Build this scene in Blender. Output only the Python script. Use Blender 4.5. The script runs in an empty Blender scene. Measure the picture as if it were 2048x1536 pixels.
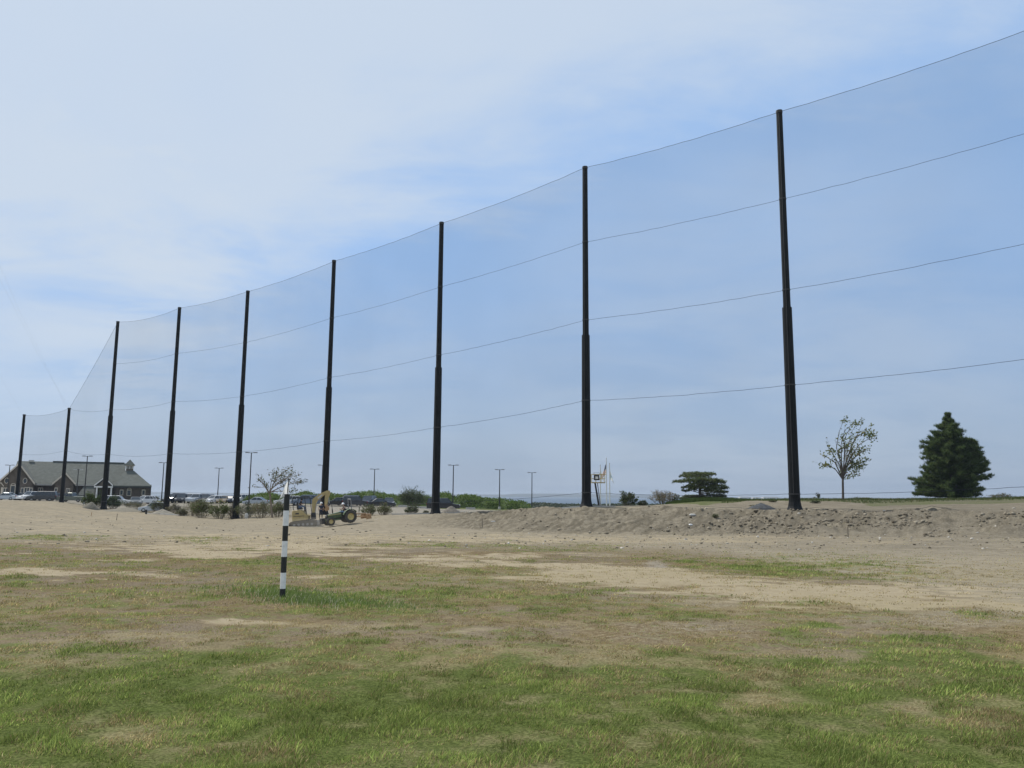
import bpy, math, random
import numpy as np
from mathutils import Matrix, Vector
random.seed(7)
RNG = np.random.default_rng(11)
C = bpy.context.scene.collection
sc = bpy.context.scene
PI = math.pi

# ------------------------------------------------------------------ camera model
F = 28.2 / 36 * 2048
PITCH = math.atan(222 / F)
ROLL = math.radians(0.47)
EYE = Vector((0, 0, 1.65))
R3 = Matrix.Rotation(PI / 2 + PITCH, 3, 'X') @ Matrix.Rotation(ROLL, 3, 'Z')
RN = np.array(R3)

def ray(u, v):
    d = R3 @ Vector(((u - 1024) / F, -(v - 768) / F, -1))
    return d
def P(u, v, d):                       # world point on the sight line at forward distance d
    r = ray(u, v)
    return EYE + r * (d / r.y)
def projn(x, y, z):
    p = np.stack([x, y, z - EYE.z], -1) @ RN
    w = np.maximum(-p[..., 2], 1e-3)
    return 1024 + F * p[..., 0] / w, 768 - F * p[..., 1] / w

# ------------------------------------------------------------------ numpy noise
def _h(ix, iy, s):
    n = (ix.astype(np.int64) * 374761393 + iy.astype(np.int64) * 668265263 + s * 974634777) & 0xffffffff
    n = ((n ^ (n >> 13)) * 1274126177) & 0xffffffff
    n = n ^ (n >> 16)
    return (n & 0xffff) / 65535.0
def vn(x, y, s=0):
    ix = np.floor(x); iy = np.floor(y)
    fx = x - ix; fy = y - iy
    fx = fx * fx * (3 - 2 * fx); fy = fy * fy * (3 - 2 * fy)
    a = _h(ix, iy, s); b = _h(ix + 1, iy, s); c = _h(ix, iy + 1, s); d = _h(ix + 1, iy + 1, s)
    return (a * (1 - fx) + b * fx) * (1 - fy) + (c * (1 - fx) + d * fx) * fy
def fbm(x, y, s=0, o=4):
    t = 0; a = .5; m = 0
    for k in range(o):
        t = t + a * vn(x * 2 ** k + 17.3 * k, y * 2 ** k - 9.1 * k, s + k); m += a; a *= .5
    return t / m
def sm(a, b, x):
    t = np.clip((x - a) / (b - a), 0, 1)
    return t * t * (3 - 2 * t)

# ------------------------------------------------------------------ terrain (heights relative to the eye)
near = [(0, -1.65), (5, -1.67), (10, -1.75), (15, -1.9), (25, -2.15), (36, -2.42)]
far_l = [(215, -2.2), (260, -5), (400, -15), (700, -25), (1600, -40)]
far_r = [(250, -6.5), (400, -9.5), (520, -14), (700, -25), (1600, -40)]
cols = {
 -500: [(60,-3.0),(80,-2.9),(110,-2.2),(130,-1.9),(165,-1.8),(185,-1.9)] + far_l,
 20: [(60,-3.0),(80,-3.0),(105,-2.45),(128,-1.8),(150,-1.75),(165,-1.75),(185,-1.9)] + far_l,
 125: [(60,-3.0),(80,-3.05),(105,-2.6),(130,-1.95),(150,-1.95),(165,-1.85),(185,-1.9)] + far_l,
 207: [(60,-3.0),(80,-3.1),(110,-3.1),(137,-2.98),(150,-2.5),(165,-2.1),(185,-1.95)] + far_l,
 335: [(60,-3.1),(80,-3.3),(100,-3.4),(125,-3.25),(140,-2.75),(160,-2.05),(185,-1.95)] + far_l,
 475: [(60,-3.1),(80,-3.4),(100,-3.6),(113,-3.6),(125,-3.15),(140,-2.6),(160,-2.05),(185,-1.95)] + far_l,
 650: [(60,-3.05),(78,-3.35),(84,-3.35),(92,-2.75),(101,-2.62),(120,-2.4),(140,-2.05),(185,-1.95)] + far_l,
 780: [(60,-2.95),(72,-2.95),(82,-2.5),(90,-2.3),(105,-2.35),(125,-2.3),(140,-2.15),(185,-2.1)] + far_l,
 870: [(56,-2.85),(68,-2.9),(80,-2.3),(88,-2.1),(97,-2.25),(125,-2.4),(145,-2.45),(185,-2.3)] + far_l,
 1000: [(54,-2.8),(65,-2.85),(80,-1.9),(86,-1.72),(95,-2.0),(115,-2.3),(137,-2.6),(152,-2.7),(185,-3.2)] + far_l,
 1070: [(52,-2.75),(62,-2.8),(73,-1.6),(80,-1.25),(88,-1.6),(105,-2.6),(150,-2.85),(190,-4)] + far_r,
 1173: [(50,-2.7),(60,-2.75),(69,-1.35),(75,-1.04),(82,-1.1),(98,-3.0),(150,-3.8)] + far_r,
 1300: [(48,-2.6),(58.5,-2.7),(66,-1.3),(71,-1.02),(82,-.92),(90,-1.2),(110,-3.0),(150,-4)] + far_r,
 1400: [(47,-2.55),(57,-2.65),(63.5,-1.3),(69,-1.05),(77,-.55),(88,-.4),(98,-.7),(120,-3.5)] + far_r,
 1590: [(45,-2.45),(54,-2.5),(60,-1.25),(64,-1.02),(71,-.95),(78,-.28),(92,-.2),(105,-.5),(130,-4)] + far_r,
 1800: [(42,-2.3),(51,-2.35),(57,-1.1),(61,-.95),(67,-.75),(74,-.2),(92,-.12),(105,-.4),(130,-4)] + far_r,
 2048: [(40,-2.15),(47,-2.1),(53,-.98),(57,-.85),(65,-.35),(75,.1),(95,.15),(110,-.4),(130,-4)] + far_r,
 2600: [(38,-2.1),(42,-2.0),(48,-.95),(53,-.8),(62,-.3),(75,.1),(95,.15),(110,-.4),(130,-4)] + far_r,
}
UK = np.array(sorted(cols)); DG = np.concatenate([np.arange(0, 220, 0.5), np.geomspace(220, 1600, 120)])
TAB = []
for k in UK:
    pr = near + cols[int(k)]
    zz = np.interp(DG, [p[0] for p in pr], [p[1] for p in pr])
    ker = np.ones(5) / 5
    zs = np.convolve(np.pad(zz, 2, 'edge'), ker, 'valid')
    TAB.append(zs)
TAB = np.array(TAB)
def terrain(x, y, detail=True):
    x = np.asarray(x, float); y = np.asarray(y, float)
    yy = np.maximum(y, 0.0)
    back = np.maximum(-y, 0)
    t = 1024 + F * x / np.maximum(yy, 2.0)
    tc = np.clip(t, UK[0], UK[-1])
    r = np.hypot(x, y)
    # at very wide angles use the radius as depth
    dep = np.where(np.abs(t - 1024) > 1700, np.maximum(yy, r * .62), yy)
    dep = np.minimum(dep, 1599)
    ki = np.clip(np.searchsorted(UK, tc, 'right') - 1, 0, len(UK) - 2)
    fu = (tc - UK[ki]) / (UK[ki + 1] - UK[ki])
    di = np.clip(np.searchsorted(DG, dep, 'right') - 1, 0, len(DG) - 2)
    fd = (dep - DG[di]) / (DG[di + 1] - DG[di])
    g = lambda a, b: TAB[a, b]
    z = (g(ki, di) * (1 - fd) + g(ki, di + 1) * fd) * (1 - fu) + (g(ki + 1, di) * (1 - fd) + g(ki + 1, di + 1) * fd) * fu
    z = z + EYE.z
    if detail:
        bz = berm(t, dep)
        flat = sm(38, 50, dep) * (1 - sm(150, 220, dep))
        z = z + bz * ((fbm(x * .55, y * .55, 3) - .5) * .5 + (fbm(x * 2.1, y * 2.1, 5) - .5) * .22
                      + (fbm((x + y * .8) * .9, (y - x * .5) * .16, 31, 4) - .5) * 1.0)
        z = z + flat * ((fbm(x * .25, y * .25, 9) - .5) * .16 + (fbm(x * 3, y * 3, 8) - .5) * .05)
        z = z + (1 - sm(38, 50, dep)) * ((fbm(x * .35, y * .35, 21) - .5) * .09 + (fbm(x * 1.7, y * 1.7, 22) - .5) * .045) * sm(1, 5, r)
    return z
TOEU = [600, 760, 870, 1000, 1070, 1173, 1300, 1400, 1590, 1800, 2048, 2600]
TOED = [78, 76, 70, 65, 62, 60, 58.5, 57, 54, 51, 47, 42]
CRED = [79, 80, 86, 85, 79, 75, 71, 69, 64, 61, 54, 48]
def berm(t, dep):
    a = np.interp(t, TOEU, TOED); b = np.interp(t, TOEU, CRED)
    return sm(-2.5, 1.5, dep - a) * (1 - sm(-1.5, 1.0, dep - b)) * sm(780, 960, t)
def G(u, d, detail=True):             # ground point on image column u at forward distance d
    v = 1010.0
    for _ in range(4):
        p = P(u, v, d)
        z = float(terrain(p.x, p.y, detail))
        uu, vv = projn(np.array(p.x), np.array(p.y), np.array(z))
        v = float(vv)
    p = P(u, v, d)
    return Vector((p.x, p.y, float(terrain(p.x, p.y, detail))))

# ------------------------------------------------------------------ object helpers
def tag(o, label=None, cat=None, group=None, kind=None):
    if label: o['label'] = label
    if cat: o['category'] = cat
    if group: o['group'] = group
    if kind: o['kind'] = kind
    return o
def empty(name, loc=(0, 0, 0), rz=0, label=None, cat=None, group=None):
    o = bpy.data.objects.new(name, None); C.objects.link(o)
    o.location = loc; o.rotation_euler = (0, 0, rz); o.empty_display_size = .3
    return tag(o, label, cat, group)
class MB:
    def __init__(s): s.v = []; s.f = []; s.m = []
    def add(s, vs, fs, m=0):
        b = len(s.v); s.v += [tuple(v) for v in vs]
        for f in fs: s.f.append(tuple(b + i for i in f)); s.m.append(m)
        return s
    def box(s, c, size, rz=0, m=0, rot=None):
        M = rot if rot else Matrix.Rotation(rz, 3, 'Z')
        hx, hy, hz = size[0] / 2, size[1] / 2, size[2] / 2
        vs = [Vector(c) + M @ Vector((x, y, z)) for x in (-hx, hx) for y in (-hy, hy) for z in (-hz, hz)]
        return s.add(vs, [(0, 1, 3, 2), (4, 6, 7, 5), (0, 4, 5, 1), (2, 3, 7, 6), (0, 2, 6, 4), (1, 5, 7, 3)], m)
    def frustum(s, b, t, m=0):        # bottom rect (x0,x1,y0,y1,z), top rect
        vs = [(b[0], b[2], b[4]), (b[1], b[2], b[4]), (b[1], b[3], b[4]), (b[0], b[3], b[4]),
              (t[0], t[2], t[4]), (t[1], t[2], t[4]), (t[1], t[3], t[4]), (t[0], t[3], t[4])]
        return s.add(vs, [(3, 2, 1, 0), (4, 5, 6, 7), (0, 1, 5, 4), (1, 2, 6, 5), (2, 3, 7, 6), (3, 0, 4, 7)], m)
    def tube(s, p0, p1, r0, r1=None, n=8, m=0, cap=True):
        r1 = r0 if r1 is None else r1
        p0 = Vector(p0); p1 = Vector(p1); d = (p1 - p0)
        if d.length < 1e-6: return s
        q = d.to_track_quat('Z', 'Y').to_matrix()
        vs = []
        for (p, r) in ((p0, r0), (p1, r1)):
            for i in range(n):
                a = 2 * PI * i / n
                vs.append(p + q @ Vector((r * math.cos(a), r * math.sin(a), 0)))
        fs = [(i, (i + 1) % n, n + (i + 1) % n, n + i) for i in range(n)]
        if cap: fs += [tuple(range(n - 1, -1, -1)), tuple(range(n, 2 * n))]
        return s.add(vs, fs, m)
    def path(s, pts, r, n=6, m=0):
        rr = r if isinstance(r, (list, tuple)) else [r] * len(pts)
        for i in range(len(pts) - 1): s.tube(pts[i], pts[i + 1], rr[i], rr[i + 1], n, m)
        return s
    def lathe(s, prof, n=24, axis='Z', c=(0, 0, 0), m=0):
        vs = []; k = len(prof)
        for i in range(n):
            a = 2 * PI * i / n
            for (r, h) in prof:
                if axis == 'Z': p = (r * math.cos(a), r * math.sin(a), h)
                else: p = (r * math.cos(a), h, r * math.sin(a))
                vs.append((p[0] + c[0], p[1] + c[1], p[2] + c[2]))
        fs = []
        for i in range(n):
            j = (i + 1) % n
            for q in range(k - 1): fs.append((i * k + q, j * k + q, j * k + q + 1, i * k + q + 1))
        return s.add(vs, fs, m)
    def prism(s, pts, y0, y1, m=0):   # polygon in xz pushed along y
        n = len(pts)
        vs = [(p[0], y0, p[1]) for p in pts] + [(p[0], y1, p[1]) for p in pts]
        fs = [tuple(range(n)), tuple(range(2 * n - 1, n - 1, -1))] + [(i, n + i, n + (i + 1) % n, (i + 1) % n) for i in range(n)]
        return s.add(vs, fs, m)
    def loft(s, slices, m=0):
        n = len(slices[0]); b = []
        for sl in slices: b += list(sl)
        fs = []
        for k in range(len(slices) - 1):
            for i in range(n):
                j = (i + 1) % n
                fs.append((k * n + i, k * n + j, (k + 1) * n + j, (k + 1) * n + i))
        fs += [tuple(range(n - 1, -1, -1)), tuple((len(slices) - 1) * n + i for i in range(n))]
        return s.add(b, fs, m)
    def slab(s, q, t, m=0):           # four corners, thickness vector
        vs = [Vector(p) for p in q] + [Vector(p) + Vector(t) for p in q]
        n = len(q)
        return s.add(vs, [tuple(range(n)), tuple(range(2 * n - 1, n - 1, -1))] + [(i, n + i, n + (i + 1) % n, (i + 1) % n) for i in range(n)], m)
    def build(s, name, mat, parent=None, smooth=False, loc=None, fix=True):
        me = bpy.data.meshes.new(name)
        me.from_pydata(s.v, [], s.f)
        mats = mat if isinstance(mat, (list, tuple)) else [mat]
        for q in mats: me.materials.append(q)
        me.polygons.foreach_set('material_index', s.m)
        me.polygons.foreach_set('use_smooth', [smooth] * len(s.f))
        me.update()
        if fix:
            import bmesh
            bm = bmesh.new(); bm.from_mesh(me); bmesh.ops.recalc_face_normals(bm, faces=bm.faces); bm.to_mesh(me); bm.free()
        o = bpy.data.objects.new(name, me); C.objects.link(o)
        if parent: o.parent = parent
        if loc is not None: o.location = loc
        return o
def np_mesh(name, V, Fc, mat, parent=None, col=None, smooth=False, loc=None):
    me = bpy.data.meshes.new(name)
    V = np.ascontiguousarray(V, np.float32); Fc = np.ascontiguousarray(Fc, np.int32)
    n, k = Fc.shape
    me.vertices.add(len(V)); me.vertices.foreach_set('co', V.ravel())
    me.loops.add(n * k); me.loops.foreach_set('vertex_index', Fc.ravel())
    me.polygons.add(n); me.polygons.foreach_set('loop_start', np.arange(0, n * k, k, dtype=np.int32))
    me.update(calc_edges=True)
    if smooth: me.polygons.foreach_set('use_smooth', np.ones(n, bool))
    if col is not None:
        for nm, cv in col.items():
            a = me.color_attributes.new(nm, 'FLOAT_COLOR', 'POINT')
            cc = np.ones((len(V), 4), np.float32); cc[:, :cv.shape[1]] = cv
            a.data.foreach_set('color', cc.ravel())
    for q in (mat if isinstance(mat, (list, tuple)) else [mat]): me.materials.append(q)
    o = bpy.data.objects.new(name, me); C.objects.link(o)
    if parent: o.parent = parent
    if loc is not None: o.location = loc
    return o
def copy_tree(o, parent=None):
    c = o.copy(); C.objects.link(c)
    if parent: c.parent = parent
    for ch in list(o.children): copy_tree(ch, c)
    return c

# ------------------------------------------------------------------ materials
def newmat(name):
    m = bpy.data.materials.new(name); m.use_nodes = True
    nt = m.node_tree; b = nt.nodes['Principled BSDF']
    return m, nt, b
def mat(name, col, rough=.6, metal=0, var=.12, scale=6, bump=0, spec=.5, coat=0):
    m, nt, b = newmat(name)
    b.inputs['Roughness'].default_value = rough; b.inputs['Metallic'].default_value = metal
    b.inputs['Specular IOR Level'].default_value = spec
    if coat: b.inputs['Coat Weight'].default_value = coat
    tc = nt.nodes.new('ShaderNodeTexCoord'); nz = nt.nodes.new('ShaderNodeTexNoise')
    nz.inputs['Scale'].default_value = scale; nz.inputs['Detail'].default_value = 5
    nt.links.new(tc.outputs['Object'], nz.inputs['Vector'])
    r = nt.nodes.new('ShaderNodeValToRGB')
    r.color_ramp.elements[0].position = .3; r.color_ramp.elements[1].position = .7
    r.color_ramp.elements[0].color = [c * (1 - var) for c in col] + [1]
    r.color_ramp.elements[1].color = [min(1, c * (1 + var)) for c in col] + [1]
    nt.links.new(nz.outputs['Fac'], r.inputs['Fac']); nt.links.new(r.outputs['Color'], b.inputs['Base Color'])
    if bump:
        bp = nt.nodes.new('ShaderNodeBump'); bp.inputs['Strength'].default_value = bump; bp.inputs['Distance'].default_value = .02
        nt.links.new(nz.outputs['Fac'], bp.inputs['Height']); nt.links.new(bp.outputs['Normal'], b.inputs['Normal'])
    return m
def leafmat(name, rough=.6, trans=.35, gain=1.0):
    m, nt, b = newmat(name)
    at = nt.nodes.new('ShaderNodeAttribute'); at.attribute_name = 'tint'
    b.inputs['Roughness'].default_value = rough; b.inputs['Specular IOR Level'].default_value = .08
    nt.links.new(at.outputs['Color'], b.inputs['Base Color'])
    tr = nt.nodes.new('ShaderNodeBsdfTranslucent'); mx = nt.nodes.new('ShaderNodeMixShader'); mx.inputs[0].default_value = trans
    nt.links.new(at.outputs['Color'], tr.inputs['Color'])
    nt.links.new(b.outputs[0], mx.inputs[1]); nt.links.new(tr.outputs[0], mx.inputs[2])
    nt.links.new(mx.outputs[0], nt.nodes['Material Output'].inputs['Surface'])
    return m
M = {}
M['pole'] = mat('black_painted_steel', (.006, .0075, .009), .65, 0, .45, 1.2, spec=.25)
M['rope'] = mat('black_rope', (.03, .035, .045), .8)
M['steel'] = mat('galvanised_steel', (.45, .46, .47), .45, .6)
M['white'] = mat('white_paint', (.78, .78, .77), .45, 0, .10, 14)
M['black'] = mat('black_paint', (.014, .016, .016), .5)
M['rubber'] = mat('dusty_rubber', (.06, .056, .05), .9, 0, .3, 9)
M['tyre'] = mat('tyre_rubber', (.02, .02, .02), .9)
M['yellow'] = mat('construction_yellow', (.40, .31, .14), .55, 0, .15, 4)
M['green'] = mat('tractor_green', (.075, .11, .055), .6, 0, .3, 6)
M['rimyellow'] = mat('rim_yellow', (.55, .45, .2), .5)
M['dark'] = mat('dark_machine_metal', (.03, .03, .032), .6)
M['grey'] = mat('grey_metal', (.22, .22, .22), .5)
M['orange'] = mat('orange_paint', (.34, .21, .11), .7, 0, .3, 7)
M['leaf'] = leafmat('leaf'); M['needle'] = leafmat('needle', .7, .3)
M['blade'] = leafmat('grass_blade', .65, .4)
M['bark'] = mat('bark', (.11, .09, .075), .9, 0, .3, 8, .5)
M['twig'] = mat('twig', (.20, .16, .12), .9, 0, .3, 8)
M['roof'] = mat('grey_green_shingles', (.088, .098, .086), .9, 0, .22, 1.4)
M['shingle'] = mat('brown_cedar_shingles', (.12, .10, .08), .9, 0, .25, 1.2)
M['brick'] = mat('dark_brick', (.095, .076, .064), .9, 0, .25, 3)
M['trim'] = mat('cream_trim', (.60, .54, .45), .6, 0, .05)
M['glass'] = mat('window_glass', (.05, .065, .08), .12, 0, .2)
M['skin'] = mat('skin', (.45, .28, .2), .6)
M['navy'] = mat('navy_cloth', (.02, .028, .05), .85)
M['jeans'] = mat('blue_denim', (.13, .19, .3), .85)
M['plaid'] = mat('dark_shirt', (.05, .045, .05), .85)
M['hat'] = mat('white_hat', (.8, .8, .8), .5)
M['cloth'] = None
M['stone'] = mat('pale_stone', (.34, .31, .26), .9, 0, .3, 4)
M['wood'] = mat('weathered_wood', (.2, .17, .13), .9)
M['concrete'] = mat('pale_concrete', (.5, .49, .46), .9)

def clothmat(name, col):
    m, nt, b = newmat(name); b.inputs['Base Color'].default_value = (*col, 1); b.inputs['Roughness'].default_value = .9
    tr = nt.nodes.new('ShaderNodeBsdfTranslucent'); tr.inputs['Color'].default_value = (*col, 1); mx = nt.nodes.new('ShaderNodeMixShader'); mx.inputs[0].default_value = .55
    nt.links.new(b.outputs[0], mx.inputs[1]); nt.links.new(tr.outputs[0], mx.inputs[2]); nt.links.new(mx.outputs[0], nt.nodes['Material Output'].inputs['Surface'])
    return m
M['cloth'] = clothmat('white_flag_cloth', (.85, .85, .83))
# ------------------------------------------------------------------ ground masks
GREEN = [  # u, v, ru, rv, strength : green turf
 (110,1075,120,5,.7),(400,1080,60,6,.85),(600,1092,90,4,.35),(850,1094,140,6,.6),(1120,1098,160,9,.4),
 (150,1112,160,14,.5),(430,1135,230,22,.5),(80,1175,110,18,.6),(620,1130,160,12,.55),
 (690,1200,170,18,1.),(560,1185,90,10,.8),(800,1218,60,10,.8),(60,1165,100,25,.6),(300,1190,220,16,.5),
 (1380,1138,90,9,.6),(1560,1148,170,15,1.),(1760,1160,60,6,.6),(1290,1120,70,6,.5),(1820,1180,60,6,.35),
 (1110,1196,150,13,.8),(1220,1178,80,8,.7),(1010,1190,70,12,.7),(1400,1228,70,8,.6),(1330,1215,60,8,.5),(1720,1226,80,7,.6),
 (1600,1265,90,10,.6),(1900,1285,160,16,.7),(1450,1322,90,8,.8),(1560,1335,110,16,.8),(1850,1330,260,55,.9),(1090,1240,90,15,.35),
 (620,1262,40,8,.6),(800,1268,50,8,.5),(1020,1252,40,8,.4),
 (1050,1340,120,14,.5),(1380,1390,90,10,.7),(500,1310,300,22,.6),(150,1300,200,22,.6),
 (1700,1480,420,70,.9),(1250,1470,250,60,.8),(600,1440,420,60,.75),(150,1400,220,50,.65),(900,1380,260,40,.7),(100,1520,160,40,.9),(1950,1400,120,60,.6)]
BARE = [   # dry straw / tan patches that thin the turf
 (1000,1300,260,24,.9),(1240,1290,140,26,.85),(200,1270,330,14,.8),(760,1245,260,12,.9),(1150,1250,120,14,.6),
 (210,1480,80,26,.9),(1480,1388,70,18,.9),(1980,1412,80,22,.75),(1510,1460,70,20,.7),(380,1435,90,16,.35),(700,1395,120,14,.4),
 (560,1515,90,18,.55),(1820,1410,40,14,.5),(690,1470,80,16,.4)]
SAND = [   # light bare sand
 (480,1098,300,14,.9),(130,1147,150,8,.9),(60,1140,80,6,.9),(200,1035,300,26,.7),(600,1075,350,10,.6),(1000,1078,300,8,.7),
 (1500,1078,420,8,.55),(960,1130,130,7,.6),(1300,1160,180,12,.85),(1150,1140,160,10,.8),(1550,1182,200,13,.9),(1800,1200,220,16,.95),
 (2000,1216,160,16,.95),(1180,1152,120,9,.7),(650,1151,90,4,.7),(480,1240,50,6,.6),(520,1242,120,6,.6),(1740,1142,10,5,.3),(320,1150,60,5,.4),
 (1900,1180,200,9,.6),(1020,1110,160,6,.6),(900,1120,140,5,.8),(1050,1132,160,6,.9),(1250,1150,170,8,.95),(1400,1164,180,8,.95),(1650,1190,200,10,.95),(1850,1208,200,12,.95),(1350,1184,120,4,.6),(1500,1200,160,5,.6),(1150,1168,90,4,.5),(1040,1262,100,7,.5)]
GREY = [(1310,1131,42,5,1.),(1760,1140,90,6,.7),(1440,1205,90,9,.45),(1370,1262,160,12,.5),(1850,1240,240,18,.6),(1530,1372,70,5,.5)]
def blobs(u, v, L, wu, wv):
    r = np.zeros_like(u)
    for (a, b, ru, rv, s) in L:
        q = ((u - a + wu * ru * .6) / ru) ** 2 + ((v - b + wv * rv * .9) / rv) ** 2
        r = np.maximum(r, s * np.exp(-q * .9) * 1.1)
    return r
def masks(x, y, z):
    u, v = projn(x, y, z)
    n1 = fbm(x * .5, y * .5, 41) - .5; n2 = fbm(x * .5 + 50, y * .5, 42) - .5; n3 = fbm(x * 1.6, y * 1.6, 43) - .5
    n4 = fbm(x * .22, y * .22, 47) - .5
    wu, wv = n1 * 3.6 + n3 * 1.6, n2 * 3.8 + n3 * 1.8
    front = sm(1085, 1250, v)
    base = .04 + .36 * sm(1092, 1135, v) * (1 - sm(1700, 2000, u) * (1 - sm(1255, 1290, v))) + .20 * sm(1285, 1350, v) + .12 * sm(1340, 1420, v)
    g = np.maximum(base, blobs(u, v, GREEN, wu, wv))
    bare = blobs(u, v, BARE, wu, wv); sand = blobs(u, v, SAND, wu, wv); grey = blobs(u, v, GREY, wu, wv)
    g = g * (1 - .8 * bare) * (1 - np.clip(1.25 * sand, 0, 1)) * (1 - .8 * grey)
    lawn = sm(1262, 1330, v + (fbm(x * .9, y * .9, 55) - .5) * 120 - 40 * sm(1300, 1500, u)) * (y > 0)
    g = np.maximum(g, lawn * (.74 - .34 * np.clip(bare, 0, 1) + (fbm(x * .7, y * .7, 57) - .5) * .5))
    # dirt zone in front of the bank has no turf
    inside = (y > 3)
    toe = np.interp(1024 + F * x / np.maximum(y, 2), [-500, 300, 900, 1400, 1700, 2048, 2600], [57, 62, 50, 43, 38, 33, 30])
    zone = sm(-5, 3, toe - y + n1 * 7)
    g = np.where(v < 1060, 0, g) * zone
    n5 = fbm(x * 4.5, y * 4.5, 49, 3) - .5
    g = g + (n3 * 1.3 + n4 * .6 + n5 * .9) * sm(.03, .2, g) * (.45 + .6 * g) * (1 - .55 * lawn)
    bare = np.maximum(bare, .42 * sm(1095, 1160, v) * (1 - sm(1330, 1420, v)) + n4)
    # grassy top behind the bank on the right
    t = 1024 + F * x / np.maximum(y, 2)
    cr = np.interp(t, TOEU, CRED)
    off = np.interp(t, [1180, 1250, 1400, 1500, 1600, 1690, 1740, 1850, 2048, 2300], [60, 12, 4.5, 11, 13, 12.5, 6.5, 9, 12, 12])
    top = sm(0, 1.6, y - cr - off + n1 * 4) * sm(1200, 1270, t) * sm(60, 64, y) * (y > 0)
    g = np.maximum(g, top * .9)
    # verge and slope beyond the parking lot
    verge = sm(0, 3, y - np.interp(t, [-500, 300, 500, 650, 800, 900, 1000, 1080], [230, 176, 160, 152, 146, 138, 133, 128]) + n1 * 3)
    g = np.maximum(g, verge * .8 * (y > 0))
    wide = sm(170, 200, np.hypot(x, y)); g = np.maximum(g, wide * .8)
    side = (y < 3) | (np.abs(u - 1024) > 1500)
    g = np.where(side & (y < 45), .7 + n3, g)
    lotn = np.interp(t, [-500, 20, 125, 207, 335, 475, 650, 780, 870, 1000, 1060], [152, 152, 155, 143, 130, 121, 106, 95, 91, 93, 96])
    lot = sm(-1, 1, y - lotn + n1 * 2) * (1 - verge) * (t < 1120) * (y > 0) * (1 - sm(1050, 1110, t))
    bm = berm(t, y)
    leftsand = (1 - sm(250, 650, t)) * sm(60, 75, y) * (y > 0)
    sand = np.clip(np.maximum(sand * (1 - .5 * sm(60, 75, y) * (y > 0)), leftsand * .22) , 0, 1)
    return np.clip(g, 0, 1), np.clip(sand + n3 * .3 * (sand > .05), 0, 1), np.clip(np.maximum(bare, grey * .3), 0, 1), np.clip(lot, 0, 1), bm, grey, u, v, front

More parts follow.
